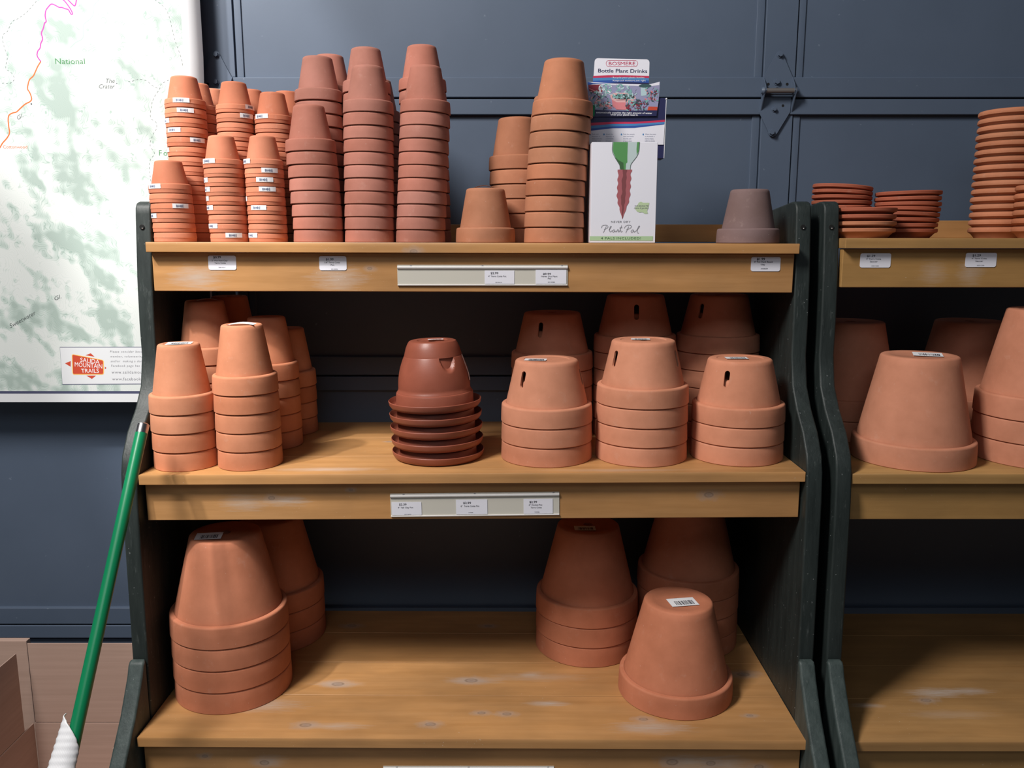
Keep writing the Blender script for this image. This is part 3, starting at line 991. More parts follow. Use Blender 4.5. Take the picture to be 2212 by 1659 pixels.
gS = 'small orange clay pots on the top shelf'
sm = lambda **k: stack(name='clay_pot', noun='small orange clay pot', group=gS, tilt=TILT['top'], **k)
T = lambda x: sz('top', x)
sm(kind='small', where='the short front stack beside the post', x=-0.6445, y=1.612, z0=T(-.64), n=6, pitch=0.0179, color=SMALL, lean=(-0.004, 0), stickers={0: -26, 2: 45, 3: -50}, seed=1)
sm(kind='small_b', where='the nine-pot front stack nearer the post', x=-0.540, y=1.612, z0=T(-.54), n=9, pitch=0.01695, color=SMALL, lean=(-0.006, 0), stickers={0: -28, 2: -60, 3: -55, 4: -65, 5: -50, 7: -40, 8: 30}, seed=2)
sm(kind='small_b', where='the nine-pot front stack touching the pink pots', x=-0.4665, y=1.612, z0=T(-.466), n=9, pitch=0.01695, color=SMALL, lean=(-0.002, 0), stickers={0: -50, 1: 32, 2: 15, 3: 22, 4: -78, 5: -10, 8: -42}, seed=3)
sm(kind='small', where='the tallest small stack, against the map', x=-0.6395, y=1.691, z0=T(-.64), n=15, pitch=0.0182, color=SMALL, lean=(0.000, 0), stickers={0: 9, 1: 20, 2: -55, 3: -20, 4: 50, 5: -65}, seed=4)
sm(kind='small', where='the small stack peeping behind the tallest one', x=-0.6455, y=1.771, z0=T(-.65), n=15, pitch=0.0183, color=SMALL, lean=(0.0, 0), stickers={1: 20}, seed=5)
sm(kind='small', where='the rear small stack near the map shadow', x=-0.642, y=1.850, z0=T(-.64), n=15, pitch=0.0185, color=SMALL, stickers={1: 14}, seed=6)
sm(kind='small_b', where='the second-row stack behind the nine-pot stacks', x=-0.5415, y=1.687, z0=T(-.54), n=15, pitch=0.0175, color=SMALL, stickers={0: 74, 1: 55}, seed=7)
sm(kind='small_b', where='the rear stack between two second-row stacks', x=-0.5355, y=1.768, z0=T(-.54), n=15, pitch=0.0175, color=SMALL, seed=8)
sm(kind='small_b', where='the second-row stack beside the pink pots', x=-0.4680, y=1.690, z0=T(-.47), n=14, pitch=0.0174, color=SMALL, stickers={0: -25}, seed=9)
sm(kind='small_b', where='the rear small stack touching pink pots', x=-0.461, y=1.771, z0=T(-.46), n=15, pitch=0.0173, color=SMALL, seed=10)

gP = 'pink clay pots on the top shelf'
pk = lambda **k: stack(kind='pink', name='clay_pot', noun='pink clay pot', group=gP, color=PINK, tilt=TILT['top'], z0=T(k['x']), **k)
pk(where='the shortest pink stack, beside the small orange pots', x=-0.373, y=1.6245, n=8, pitch=0.0238, lean=(-0.0085, 0), seed=21, bow=1.4)
pk(where='the middle pink stack of the front row', x=-0.2745, y=1.6245, n=11, pitch=0.02365, lean=(0.004, 0), seed=22)
pk(where='the front pink stack nearest the lone orange pot', x=-0.1765, y=1.6245, n=11, pitch=0.02372, lean=(0.0135, 0), seed=23)
pk(where='the tall pink stack behind the shortest one', x=-0.3845, y=1.7215, n=12, pitch=0.0248, lean=(0.0, 0), seed=24)
pk(where='the rear pink stack at the small-pot end', x=-0.381, y=1.819, n=13, pitch=0.0247, seed=25)
P6 = pk(where='the tall pink stack behind the middle one', x=-0.2885, y=1.7215, n=13, pitch=0.0241, lean=(0.0, 0), seed=26)
pk(where='the rear pink stack between the two tallest', x=-0.283, y=1.819, n=11, pitch=0.0248, seed=27)
pk(where='the tallest pink stack, farthest from small pots', x=-0.1715, y=1.7215, n=13, pitch=0.0245, lean=(-0.006, 0), seed=28)
base_sticker(P6[0], 0.0856, 0.004, 0.006, 0.034, 0.022, 0.3 - P6[0].rotation_euler.z, curl=0.004)

gO = 'orange clay pots in the middle of the top shelf'
orr = lambda **k: stack(kind='orange', name='clay_pot', group=gO, color=ORNG, tilt=TILT['top'], z0=T(k['x']), **k)
O1 = orr(noun='single upturned orange clay pot', where='white label arching on its base, beside the pink stacks', x=-0.0513, y=1.634, n=1, pitch=0.03, seed=31)[0]
base_sticker(O1, 0.102, -0.002, -0.012, 0.038, 0.024, 0.0 - O1.rotation_euler.z, curl=0.0045)
orr(noun='orange clay pot', where='the tall stack beside the white box', x=0.0810, y=1.634, n=9, pitch=0.0292, lean=(0.0145, 0), bow=1.8, seed=32)
orr(noun='orange clay pot', where='the six-pot stack behind the single pot', x=0.0165, y=1.736, n=6, pitch=0.0288, lean=(-0.006, 0), seed=33)
orr(noun='orange clay pot', where='the stack hidden behind the tall one', x=0.0845, y=1.832, n=8, pitch=0.0289, lean=(0.0, 0), seed=34)
stack(kind='dark', name='clay_pot', noun='single purplish brown clay pot', where='upturned near the end of the top shelf', group=None, x=0.4595, y=1.640, z0=T(.46), n=1, pitch=.03, color=(0.190, 0.125, 0.120), seed=35)

gM = 'tall clay pots on the middle shelf'
MZ = lambda x: sz('mid', x)
tl = lambda **k: stack(kind='tall', name='clay_pot', noun='tall clay pot', group=gM, color=TALL, z0=MZ(k['x']), tilt=TILT['mid'], pitch=0.0354, **k)
m1 = tl(where='the four-pot front stack beside the broom', x=-0.6235, y=1.5445, n=4, lean=(-0.0015, 0), seed=41)
m2 = tl(where='the five-pot front stack', x=-0.5030, y=1.5475, n=5, lean=(-0.002, 0), seed=42)
tl(where='the stack right behind the five-pot front stack', x=-0.5020, y=1.700, n=5, seed=43, lean=(-0.002, 0))
tl(where='the rearmost stack next to bare shelf', x=-0.4985, y=1.8235, n=4, seed=44)
m5 = tl(where='the shaded stack behind the four-pot one', x=-0.6245, y=1.688, n=6, seed=45, lean=(0, 0))
tl(where='the dark stack in the rear corner', x=-0.6200, y=1.8240, n=6, seed=46)
base_sticker(m1[0], 0.127, 0.004, -0.006, 0.045, 0.030, 0.2 - m1[0].rotation_euler.z, tilt=0.001)
base_sticker(m2[0], 0.127, 0.004, -0.012, 0.048, 0.032, 0.1 - m2[0].rotation_euler.z, curl=0.003)
base_sticker(m5[0], 0.127, 0.010, -0.012, 0.040, 0.026, 0.5 - m5[0].rotation_euler.z, curl=0.003)

gQ = 'slotted orchid pots on the middle shelf'
oc = lambda **k: stack(kind='orchid', name='orchid_pot', noun='slotted orchid pot', group=gQ, color=ORCH, z0=MZ(k['x']), tilt=TILT['mid'], pitch=0.0367, var=0.04, **k)
q8 = oc(where='the front three-pot stack nearest the plastic pots', x=0.0680, y=1.590, n=3, rz=[R_(-179), 1.0, 2.0], seed=51)
q9 = oc(where='the four-pot stack, middle of the front three', x=0.2545, y=1.590, n=4, rz=[R_(-195), 0.4, 2.0, 1.0], seed=52)
q10 = oc(where='the front three-pot stack beside the dark post', x=0.4425, y=1.590, n=3, rz=[R_(-170), 0.4, 2.0], seed=53)
oc(where='the rear five-pot stack nearest the plastic pots', x=0.0875, y=1.795, n=5, rz=[R_(-159), 0.4, 2.0, 1.0, 0.3], seed=54)
oc(where='the rear stack behind the four-pot one', x=0.2675, y=1.795, n=6, rz=[R_(-141), 0.4, 2.0, 1.0, 0.3], seed=55)
oc(where='the rear stack beside the dark post', x=0.4475, y=1.795, n=6, rz=[R_(-181), 0.4, 2.0, 1.0, 0.3], seed=56)
base_sticker(q8[0], 0.1205, -0.022, -0.012, 0.042, 0.026, -0.15 - q8[0].rotation_euler.z)
base_sticker(q9[0], 0.1205, -0.005, 0.004, 0.036, 0.022, -0.1 - q9[0].rotation_euler.z)
base_sticker(q10[0], 0.1205, -0.008, -0.004, 0.042, 0.026, -0.05 - q10[0].rotation_euler.z)

gB = 'large clay pots on the bottom shelf'
BZ = lambda x: sz('low', x)
bg = lambda **k: stack(kind='big', name='clay_pot', group=gB, color=BIG, z0=BZ(k['x']), tilt=TILT['low'], pitch=0.0442, var=0.04, **k)
b1 = bg(noun='large clay pot', where='the front four-pot stack beside the post', x=-0.5675, y=1.568, n=4, lean=(-0.002, 0), seed=61)
bg(noun='large clay pot', where='the shaded stack behind the four-pot front stack', x=-0.5490, y=1.7985, n=3, seed=62)
b3 = bg(noun='large clay pot', where='the three-pot stack nearest the empty shelf middle', x=0.1680, y=1.752, n=3, seed=63)
bg(noun='large clay pot', where='the shaded stack behind the single pot', x=0.4000, y=1.786, n=4, seed=64)
b5 = bg(noun='single large clay pot', where='barcode label on its upturned base, front of bottom shelf', x=0.3310, y=1.5555, n=1, seed=65)
base_sticker(b1[0], 0.1935, -0.022, -0.028, 0.050, 0.032, 0.15 - b1[0].rotation_euler.z, tilt=0.002)
base_sticker(b3[0], 0.1935, -0.010, -0.030, 0.046, 0.028, 0.0 - b3[0].rotation_euler.z)
base_sticker(b5[0], 0.1935, 0.006, -0.012, 0.056, 0.036, 0.18 - b5[0].rotation_euler.z)

gR = 'large clay pots on the second unit'
bb = lambda **k: stack(kind='big_b', name='clay_pot', group=gR, color=(0.57, 0.232, 0.136), z0=sz2('mid'), pitch=0.0442, var=0.04, **k)
r1 = bb(noun='single large clay pot', where='upturned at the front of the second unit', x=0.789, y=1.5885, n=1, seed=71)
bb(noun='large clay pot', where='the front three-pot stack cut by the photo edge', x=1.0335, y=1.591, n=3, seed=72, lean=(-0.002, 0))
bb(noun='large clay pot', where='the rear pair beside the second unit post', x=0.7430, y=1.816, n=2, seed=73)
bb(noun='large clay pot', where='the rear pair behind the cut-off front stack', x=1.0100, y=1.822, n=2, seed=74)
base_sticker(r1[0], 0.2040, 0.010, -0.010, 0.052, 0.032, -0.35 - r1[0].rotation_euler.z, tilt=0.003)


# ------------------------------------------------------------------ plastic pots with clipped-on saucers
def plastic_pot(dent):
    H, rim, R, seg = 0.131, 0.034, 0.0760, 192
    prof = [(0.0668, 0.0), (0.0735, 0.0), (R, 0.0015), (R - 0.0008, rim - 0.006), (R - 0.002, rim - 0.003), (R - 0.0035, rim - 0.002), (R - 0.0040, rim), (0.0705, rim + 0.002), (0.0700, rim + 0.006)]
    prof = prof[0:9]
    n = 48
    z0, z1 = rim + 0.006, H - 0.030
    for i in range(1, n):
        q = i / n
        prof.append((0.0700 - 0.0135 * q ** 2.1, z0 + (z1 - z0) * q))
    prof += [(0.0565, z1), (0.0560, z1 + 0.0004), (0.0555, z1 + 0.003), (0.0520, H - 0.014), (0.0485, H - 0.006), (0.0455, H - 0.0015), (0.0415, H), (0.030, H), (0.027, H - 0.002), (0.008, H - 0.002), (0.008, H - 0.005), (0.045, H - 0.006)]
    prof += [(0.053, z1), (0.0655, rim), (0.0662, 0.004)]
    bm = bmesh.new()
    rings = []
    a0 = R_(-57)
    for k, (r, z) in enumerate(prof):
        ring = []
        for i in range(seg):
            a = 2 * math.pi * i / seg
            rr = r
            if dent and 9 <= k < 9 + n and z > z1 - 0.032:
                da = (a - a0 + math.pi) % (2 * math.pi) - math.pi
                u = da * r / 0.0165
                w = (z1 - z) / 0.029
                q = 1 - u * u - w * w
                if q > 0:
                    rr -= 0.0125 * (lambda e: e * e * (3 - 2 * e))(min(1, q * 1.5)) * (1 - 0.45 * w)
            ring.append(bm.verts.new((rr * math.cos(a), rr * math.sin(a), z)))
        rings.append(ring)
    for a, b in zip(rings, rings[1:]):
        for i in range(seg):
            j = (i + 1) % seg
            bm.faces.new((a[i], a[j], b[j], b[i]))
    return finish(bm, 'body', M['plastic_clay'], 30)


PL = [plastic_pot(True), lathe('body', [(0.0735, 0.0), (0.0748, 0.0), (0.0760, 0.0012), (0.0755, 0.0200), (0.0745, 0.0225), (0.0690, 0.0235), (0.0620, 0.0250), (0.0590, 0.0440), (0.0580, 0.0450), (0.0100, 0.0450), (0.0100, 0.0430), (0.0570, 0.0430), (0.0600, 0.0240), (0.0735, 0.0020)], M['plastic_clay'], 96, 35)]
SAUC = lathe('saucer', [(0.0745, 0.0018), (0.0790, 0.0022), (0.0835, 0.0042), (0.0868, 0.0090), (0.0888, 0.0150), (0.0896, 0.0160), (0.0906, 0.0150), (0.0893, 0.0075), (0.0850, 0.0018), (0.0800, 0.0), (0.0745, 0.0), (0.0745, 0.0018)], M['plastic_clay'], 96, 40)
gL = 'brown plastic pots with saucers'
rnd = random.Random(5)
cpl = (0.300, 0.085, 0.050)
for i in range(5):
    k = 4 - i
    lab = 'brown plastic pot with clipped-on saucer, ' + ('top of its stack' if k == 0 else 'bottom of its stack' if k == 4 else f'{ORD[k]} from top of its stack')
    t = thing('plastic_pot', lab, 'plant pot', (-0.146 - 0.0012 * i, 1.5965, MZ(-.146) + 0.0004 + i * 0.0250), (0.0, -0.012 * (i > 0) - 0.004 * i, 0), gL)
    c = tint(cpl, rnd, 0.05)
    link_mesh('body', PL[0 if k == 0 else 1], t, color=c)
    link_mesh('saucer', SAUC, t, color=c)
    if k == 0:
        bm = bmesh.new()
        rows = []
        for zz, rr in ((0.103, 0.0570), (0.085, 0.0630), (0.066, 0.0690), (0.052, 0.0712)):
            rows.append([bm.verts.new((rr * math.cos(R_(a)), rr * math.sin(R_(a)), zz)) for a in (-11, -9, -7, -5)])
        for a, b in zip(rows, rows[1:]):
            for q in range(3):
                bm.faces.new((a[q], a[q + 1], b[q + 1], b[q]))
        link_mesh('price_sticker', finish(bm, 'price_sticker', M['white'], 60), t)
        base_sticker(t, 0.1315, 0.006, 0.002, 0.030, 0.012, 0.0)


# ------------------------------------------------------------------ clay saucers
def saucer(R, rb, h, rolled):
    if rolled:
        p = [(rb * 0.6, 0.0), (rb, 0.0), (rb + (R - rb) * 0.55, h * 0.42), (R - 0.0030, h * 0.50), (R - 0.0005, h * 0.58), (R, h * 0.72), (R - 0.0006, h * 0.86), (R - 0.0024, h * 0.97), (R - 0.0050, h), (R - 0.0075, h * 0.94), (R - 0.0090, h * 0.82),
             (rb * 1.02, 0.0042), (rb * 0.6, 0.0040), (0.0006, 0.0040)]
    else:
        p = [(rb * 0.6, 0.0), (rb, 0.0), (rb + (R - rb) * 0.62, h * 0.52), (R - 0.0012, h * 0.60), (R, h * 0.66), (R + 0.0003, h * 0.92), (R - 0.0008, h), (R - 0.0030, h), (R - 0.0042, h * 0.90), (rb * 1.02, 0.0036), (rb * 0.6, 0.0034), (0.0006, 0.0034)]
    return lathe('clay_saucer', [(0.0006, 0.0)] + p, M['clay'], 72, 38)


SA = {'brown': saucer(0.0590, 0.0450, 0.0185, False), 'brown_b': saucer(0.0620, 0.0475, 0.0185, False), 'beige': saucer(0.0610, 0.0475, 0.0220, True)}


def saucers(kind, noun, where, x, y, n, pitch, color, lean=(0, 0), tilts=None, seed=1, colors=None):
    rnd = random.Random(seed)
    for i in range(n):
        k = n - 1 - i
        q = i / max(1, n - 1)
        lab = f'{noun}, ' + ('top of ' if k == 0 else 'bottom of ' if k == n - 1 else f'{ORD[k]} from top of ') + where
        tl_ = (tilts or {}).get(k, 0.0)
        o = link_mesh('clay_saucer', SA[kind], None, (x + lean[0] * q + rnd.uniform(-1, 1) * 0.0008 * (i > 0), y + lean[1] * q, sz2('top') + 0.0004 + i * pitch + abs(tl_) * 0.035), (0, tl_ + rnd.uniform(-1, 1) * 0.006 * (i > 0), rnd.uniform(0, 6.28)),
                      tint(colors[k] if colors and k in colors else color, rnd, 0.07))
        o.rotation_euler = (0, tl_ + rnd.uniform(-1, 1) * 0.003 * (i > 0), 0)
        tag(o, lab, 'saucer', 'clay saucers on the second unit')


RB = (0.36, 0.095, 0.050)
OB = (0.50, 0.195, 0.100)
saucers('brown', 'reddish clay saucer', 'the stack half hidden by the posts', 0.6855, 1.765, 10, 0.0095, RB, tilts={0: 0.080, 1: 0.062, 2: 0.040, 3: 0.02}, seed=3)
saucers('brown', 'clay saucer', 'the four-high front stack beside the post', 0.6825, 1.640, 4, 0.0128, RB, seed=4, colors={2: OB, 3: OB})
saucers('brown_b', 'reddish clay saucer', 'the stack with slanting rims beside the post', 0.8010, 1.722, 8, 0.0105, RB, lean=(0.004, 0), tilts={0: -0.02, 1: -0.012, 2: 0.006, 3: 0.03, 4: 0.04, 5: 0.02, 6: -0.004}, seed=5)
saucers('beige', 'buff clay saucer', 'the tall sixteen-saucer stack', 1.0150, 1.750, 16, 0.0155, OB, lean=(0.000, 0), seed=6)
saucers('beige', 'buff clay saucer', 'the low stack cut by the photo edge', 1.0330, 1.626, 6, 0.0156, (0.49, 0.175, 0.085), seed=7)


# ------------------------------------------------------------------ price labels on the fascia boards
def price_label(x0, z0, x1, z1, y, lines, label, ang=0.0, r=0.004, depth=0.0006):
    """x0, z0 upper left and x1, z1 lower right, heights relative to the eye."""
    cx, cz = (x0 + x1) / 2, (z0 + z1) / 2
    w, h = x1 - x0, z0 - z1
    t = thing('price_label', label, 'price label', (cx, y, EYE + cz), (0, ang, 0), 'white price labels on the shelf edges')
    bm = bmesh.new()
    pts = []
    for sx, sy, a0 in ((1, 1, 0), (-1, 1, 90), (-1, -1, 180), (1, -1, 270)):
        pts += [(sx * (w / 2 - r) + r * math.cos(R_(a0 + q)), sy * (h / 2 - r) + r * math.sin(R_(a0 + q))) for q in range(0, 91, 18)]
    f = bm.faces.new([bm.verts.new((u, 0, v)) for u, v in pts])
    e = bmesh.ops.extrude_face_region(bm, geom=[f])
    bmesh.ops.translate(bm, vec=(0, -depth, 0), verts=[v for v in e['geom'] if isinstance(v, bmesh.types.BMVert)])
    link_mesh('label_paper', finish(bm, 'label_paper', M['card_white']), t)
    p = Print()
    for s, u0, v, u1, hh, b in lines:
        p.text(s, -w / 2 + u0 * w, h / 2 - v * h, -w / 2 + u1 * w, hh * h, M['ink'], 1, bold=b)
    p.build('lettering', t, (0, -depth - 0.0001, 0))
    return t


FY = 1.5688 + 0.018
price_label(-0.5757, -0.0272, -0.5229, -0.0541, FY - 0.0004, [('$0.99', .19, .19, .47, .155, .02), ('2" Pot Red Clay', .13, .40, .70, .10, .01), ('Terra Cotta', .22, .57, .63, .10, .01), ('3001014', .36, .86, .60, .07, 0)],
            'white price label reading $0.99 below the small orange pots')
price_label(-0.3654, -0.0281, -0.3137, -0.0550, FY - 0.0004, [('$1.99', .25, .30, .53, .155, .02), ('3.8" Terra Cotta', .19, .50, .76, .10, .01), ('Pot', .42, .67, .55, .10, .01), ('30145094', .43, .95, .67, .07, 0)],
            'white price label reading $1.99 below the pink pots')
price_label(0.4531, -0.0298, 0.5089, -0.0567, FY - 0.0004, [('$1.99', .19, .22, .47, .155, .03), ('4" Pot Dark Basalt', .10, .40, .74, .10, .02), ('Clay', .33, .58, .48, .10, .02), ('3008084', .34, .86, .58, .07, 0.01)],
            'white price label reading $1.99 Dark Basalt below the purplish pot')
for x0, z0, x1, z1, lab in ((0.6595, -0.0229, 0.7176, -0.0498, 'white $1.29 saucer price label below the saucers, nearer the post'), (0.859, -0.022, 0.9178, -0.0489, 'white $1.29 saucer price label below the saucers, farther from the post')):
    price_label(x0, z0, x1, z1, FY - 0.0004, [('$1.29', .21, .26, .48, .155, .02), ('4" Terra Cotta', .19, .45, .68, .10, .01), ('Saucer', .32, .63, .57, .10, .01), ('3001200', .38, .92, .62, .07, 0)], lab)


def label_holder(x0, z0, x1, z1, y, label, ang=0.0, torn=False):
    t = thing('label_holder', label, 'label holder', ((x0 + x1) / 2, y, EYE + (z0 + z1) / 2), (0, ang, 0), 'clear plastic label strips')
    w, h = x1 - x0, z0 - z1
    link_mesh('backing_strip', box_mesh('backing_strip', (-w / 2, -0.0016, -h / 2), (w / 2, -0.0004, h / 2), M['strip'], 0.0003, 1), t)
    bm = bmesh.new()
    prof = [(-0.0016, h / 2 - 0.0020), (-0.0042, h / 2 - 0.0028), (-0.0048, h / 2 - 0.0048), (-0.0042, h / 2 - 0.0070), (-0.0016, h / 2 - 0.0084)]
    rows = [[bm.verts.new((s * w / 2 * 0.998, a, b)) for a, b in prof] for s in (-1, 1)]
    for i in range(len(prof) - 1):
        bm.faces.new((rows[0][i], rows[1][i], rows[1][i + 1], rows[0][i + 1]))
    for rw in rows:
        bm.faces.new(rw)
    link_mesh('curled_lip', finish(bm, 'curled_lip', M['strip_lip'], 60), t)
    link_mesh('bottom_lip', box_mesh('bottom_lip', (-w / 2, -0.0036, -h / 2), (w / 2, -0.0014, -h / 2 + 0.0023), M['strip_lip'], 0.0006, 2), t)
    for ux in (-0.42, 0.0, 0.465):
        bm = bmesh.new()
        bmesh.ops.create_uvsphere(bm, u_segments=10, v_segments=6, radius=0.0018, matrix=Matrix.Translation((ux * w, -0.0018, h / 2 - 0.0022)) @ Matrix.Diagonal((1.3, 0.5, 0.8, 1)))
        link_mesh('staple', finish(bm, 'staple', M['ink_grey'], 60), t)
    return t


label_holder(-0.2177, -0.0446, 0.1058, -0.0838, FY - 0.0002, 'clear plastic label strip on the top shelf edge')
YC = FY - 0.0024
price_label(-0.0519, -0.0553, 0.0044, -0.0806, YC, [('$2.99', .20, .27, .46, .15, .02), ('4" Terra Cotta Pot', .12, .48, .73, .11, .01), ('3010414', .36, .92, .58, .07, 0)], 'white $2.99 card in the top strip, below the single orange pot', r=0.0006, depth=0.0003)
price_label(0.0448, -0.0536, 0.1031, -0.0806, YC, [('$9.99', .24, .36, .50, .13, .02), ('Never Dry Plant', .18, .52, .71, .10, .01), ('Pal', .40, .67, .50, .10, .01), ('3013980', .40, .91, .63, .07, 0)], 'white $9.99 card in the top strip, at its end', r=0.0006, depth=0.0003)
FY2 = 1.466 + 0.018
label_holder(-0.2264, -0.4610, 0.0882, -0.5059, FY2 - 0.0002, 'clear plastic label strip on the middle shelf edge', ang=-0.012)
YC = FY2 - 0.0024
price_label(-0.2242, -0.4789, -0.1686, -0.5041, YC, [('$2.39', .25, .25, .50, .15, .02), ('4" Tall Clay Pot', .21, .47, .72, .11, .01), ('3014640', .42, .97, .65, .06, 0)], 'white $2.39 Tall Clay Pot card in the middle strip', ang=-0.012, r=0.0006, depth=0.0003)
price_label(-0.1043, -0.4738, -0.0458, -0.5024, YC, [('$2.99', .23, .30, .48, .14, .02), ('6"  Terra Cotta Pot', .15, .50, .74, .11, .01), ('14340', .40, .92, .54, .07, 0)], 'white $2.99 Terra Cotta Pot card in the middle strip', ang=-0.012, r=0.0006, depth=0.0003)
price_label(0.0215, -0.4726, 0.0761, -0.5014, YC, [('$2.99', .20, .27, .46, .14, .02), ('6" Orchid Pot', .18, .46, .64, .11, .01), ('Terra Cotta', .24, .63, .62, .10, .01), ('14346', .38, .92, .54, .07, 0)], 'white $2.99 Orchid Pot card in the middle strip', ang=-0.012, r=0.0006, depth=0.0003)
label_holder(-0.2394, -0.9617, 0.0783, -1.0050, 1.3795 + 0.018 - 0.0002, 'clear plastic label strip on the bottom shelf edge')


# ------------------------------------------------------------------ boxed plant spikes
def carton(name, label, cat, x0, x1, y0, y1, z0, z1, mat, group=None):
    t = thing(name, label, cat, ((x0 + x1) / 2, y0, z0), (0, 0, 0), group)
    w = x1 - x0
    link_mesh('carton', box_mesh('carton', (-w / 2, 0, 0), (w / 2, y1 - y0, z1 - z0), mat, 0.0008, 1), t)
    return t


ZT = T(0.2)
BW, BH = 0.1225, 0.1838
nd = carton('product_box', 'white box printed with a bottle and clay spike, beside the tall orange stack', 'box', 0.1475, 0.1475 + BW, 1.585, 1.637, ZT + 0.0005, ZT + 0.0005 + BH, M['card_white'], 'white boxes')
k = BW / 1000.0                               # art drawn on a 1000 wide sheet, y down from the top edge
SX = lambda x: (x - 140) / 1015.0 * 1000
p = Print(k, 500, 0, True)
ZO = BH


def A(x, y):                                  # crop pixels of the box front to sheet units
    return (SX(x), (y - 72) / (1625 - 72) * (BH / k))


def L_(pts):
    return [A(*q) for q in pts]


BL, BR = curve(L_([(460, 72), (455, 200), (490, 290), (540, 370), (575, 430), (580, 490)])), curve(L_([(738, 490), (745, 420), (775, 370), (835, 290), (865, 210), (872, 72)]))
bottle = BL + BR
p.poly(bottle, M['bottle_pale'], 1)
p.poly(curve(L_([(470, 72), (465, 200), (500, 290), (550, 365), (585, 425), (592, 490)])) + L_([ (668, 490), (672, 400), (692, 380), (690, 290), (692, 72)]), M['bottle_green'], 2)
p.poly(L_([(500, 300), (560, 350), (630, 385), (640, 490), (590, 490), (575, 430), (545, 375)]), M['text_green'], 3)
p.poly(L_([(835, 72), (868, 72), (862, 210), (835, 270), (828, 180)]), M['bottle_green'], 2)
p.stroke(BL, 0.0009, M['bottle_edge'], 4)
p.stroke(BR, 0.0009, M['bottle_edge'], 4)
left, right = [], []
for i in range(41):
    q = i / 40
    y = 490 + q * (1250 - 490)
    env = 100 if q < 0.55 else 100 * (1 - ((q - 0.55) / 0.45) ** 1.25)
    wv = 8 * math.sin(q * 2 * math.pi * 6.2) * (1 if q < 0.8 else 0.3)
    cx = 655 - 22 * q
    left.append((cx - env - wv, y))
    right.append((cx + env + 8 * math.sin(q * 2 * math.pi * 6.2 + 0.9) * (1 if q < 0.8 else 0.3), y))
left[0], right[0] = (545, 490), (768, 490)
left[1], right[1] = (545, 525), (765, 525)
for i in range(40):
    p.poly(L_([left[i], right[i], right[i + 1], left[i + 1]]), M['spike'], 2)
    mid = lambda s, f: (s[0][0] + (s[1][0] - s[0][0]) * f, s[0][1])
    a, b = (left[i], right[i]), (left[i + 1], right[i + 1])
    w0 = 0.34 + 0.04 * math.sin(i * 0.45)
    p.poly(L_([mid(a, w0), mid(a, 0.66), mid(b, 0.66), mid(b, 0.34 + 0.04 * math.sin((i + 1) * 0.45))]), M['spike_dark'], 3)
leafp = L_([(820, 1085), (860, 1040), (880, 1000), (915, 980), (950, 1000), (1045, 1000), (1035, 1080), (1015, 1120), (1030, 1168), (985, 1170), (940, 1145), (900, 1150), (860, 1135), (835, 1105)])
p.poly(leafp, M['leaf_pale'], 2)
tx = lambda s, x0, y, x1, h, m, **kw: p.text(s, A(x0, y)[0], A(x0, y)[1], A(x1, y)[0], h / (1625 - 72) * (BH / k), m, 5, **kw)
tx('SYNDICATE', 820, 1062, 1032, 26, M['ink_grey'])
tx('home & garden', 808, 1092, 1030, 24, M['ink_grey'], shear=0.5)
tx('NEVER DRY', 458, 1308, 760, 30, M['ink_grey'], spacing=1.15)
p.poly(L_([(130, 1520), (1118, 1520), (1118, 1592), (130, 1588)]), M['band_green'], 2)
tx('4 PALS INCLUDED!', 305, 1570, 930, 36, M['text_green'], spacing=1.1)


for s in ([(340, 1465), (365, 1410), (385, 1360)], [(310, 1390), (325, 1355), (380, 1345), (412, 1365), (395, 1395), (350, 1412)], [(425, 1425), (455, 1385), (462, 1360), (445, 1375), (435, 1430), (450, 1450), (480, 1430)],
          [(520, 1425), (500, 1418), (482, 1440), (495, 1458), (520, 1435), (522, 1450), (545, 1435)], [(545, 1455), (560, 1420), (575, 1418), (572, 1450), (590, 1445)], [(590, 1450), (615, 1380), (625, 1350)], [(590, 1390), (635, 1383)], [(612, 1420), (615, 1452), (640, 1440)],
          [(690, 1468), (715, 1410), (735, 1365)], [(665, 1395), (690, 1358), (740, 1345), (778, 1362), (755, 1395), (700, 1415)], [(815, 1425), (790, 1420), (772, 1445), (785, 1462), (815, 1435), (820, 1455), (845, 1440)], [(845, 1440), (885, 1395), (905, 1362), (888, 1365), (868, 1430), (872, 1465), (895, 1470)]):
    p.stroke(curve(L_(s)), 0.0007, M['ink_grey'], 5)
p.build('front_print', nd, (0, -0.0002, BH))

carton('product_box', 'dark-sided box standing behind the white spike box, under the display card', 'box', 0.1480, 0.2660, 1.668, 1.728, ZT + 0.0005, EYE + 0.1600, plain('grey_box_side', (0.16, 0.16, 0.19), 0.4))

# counter display of bottle spikes standing on the box behind
DX0, DX1, DYF = 0.1500, 0.3005, 1.688
Z0 = EYE + 0.1605
ds = carton('display_box', 'navy and white counter display with a photo card and rounded header', 'display', DX0, DX1, DYF, DYF + 0.038, Z0, EYE + 0.2750, M['navy'])
dw = DX1 - DX0
KX = 0.1505 / (1437 - 1268) / (1576 / 190.)    # crop pixels to metres
p = Print(KX, 0, 0, True)
u0 = 1460 - dw / KX                            # crop x of the box's left edge


def sheet(name, outline, yy, thick, mat):
    """A card cut to an outline given in crop pixels."""
    q = Print(KX, 1460 - dw / 2 / KX, 1640, True)
    P = [q.pt(a) for a in outline]
    bm = bmesh.new()
    f = bm.faces.new([bm.verts.new((a, 0, b)) for a, b in P])
    e = bmesh.ops.extrude_face_region(bm, geom=[f])
    bmesh.ops.translate(bm, vec=(0, -thick, 0), verts=[v for v in e['geom'] if isinstance(v, bmesh.types.BMVert)])
    return link_mesh(name, finish(bm, name, mat), ds, (0, yy, EYE + 0.1868 - Z0))


def pr():
    return Print(KX, 1460 - dw / 2 / KX, 1640, True)


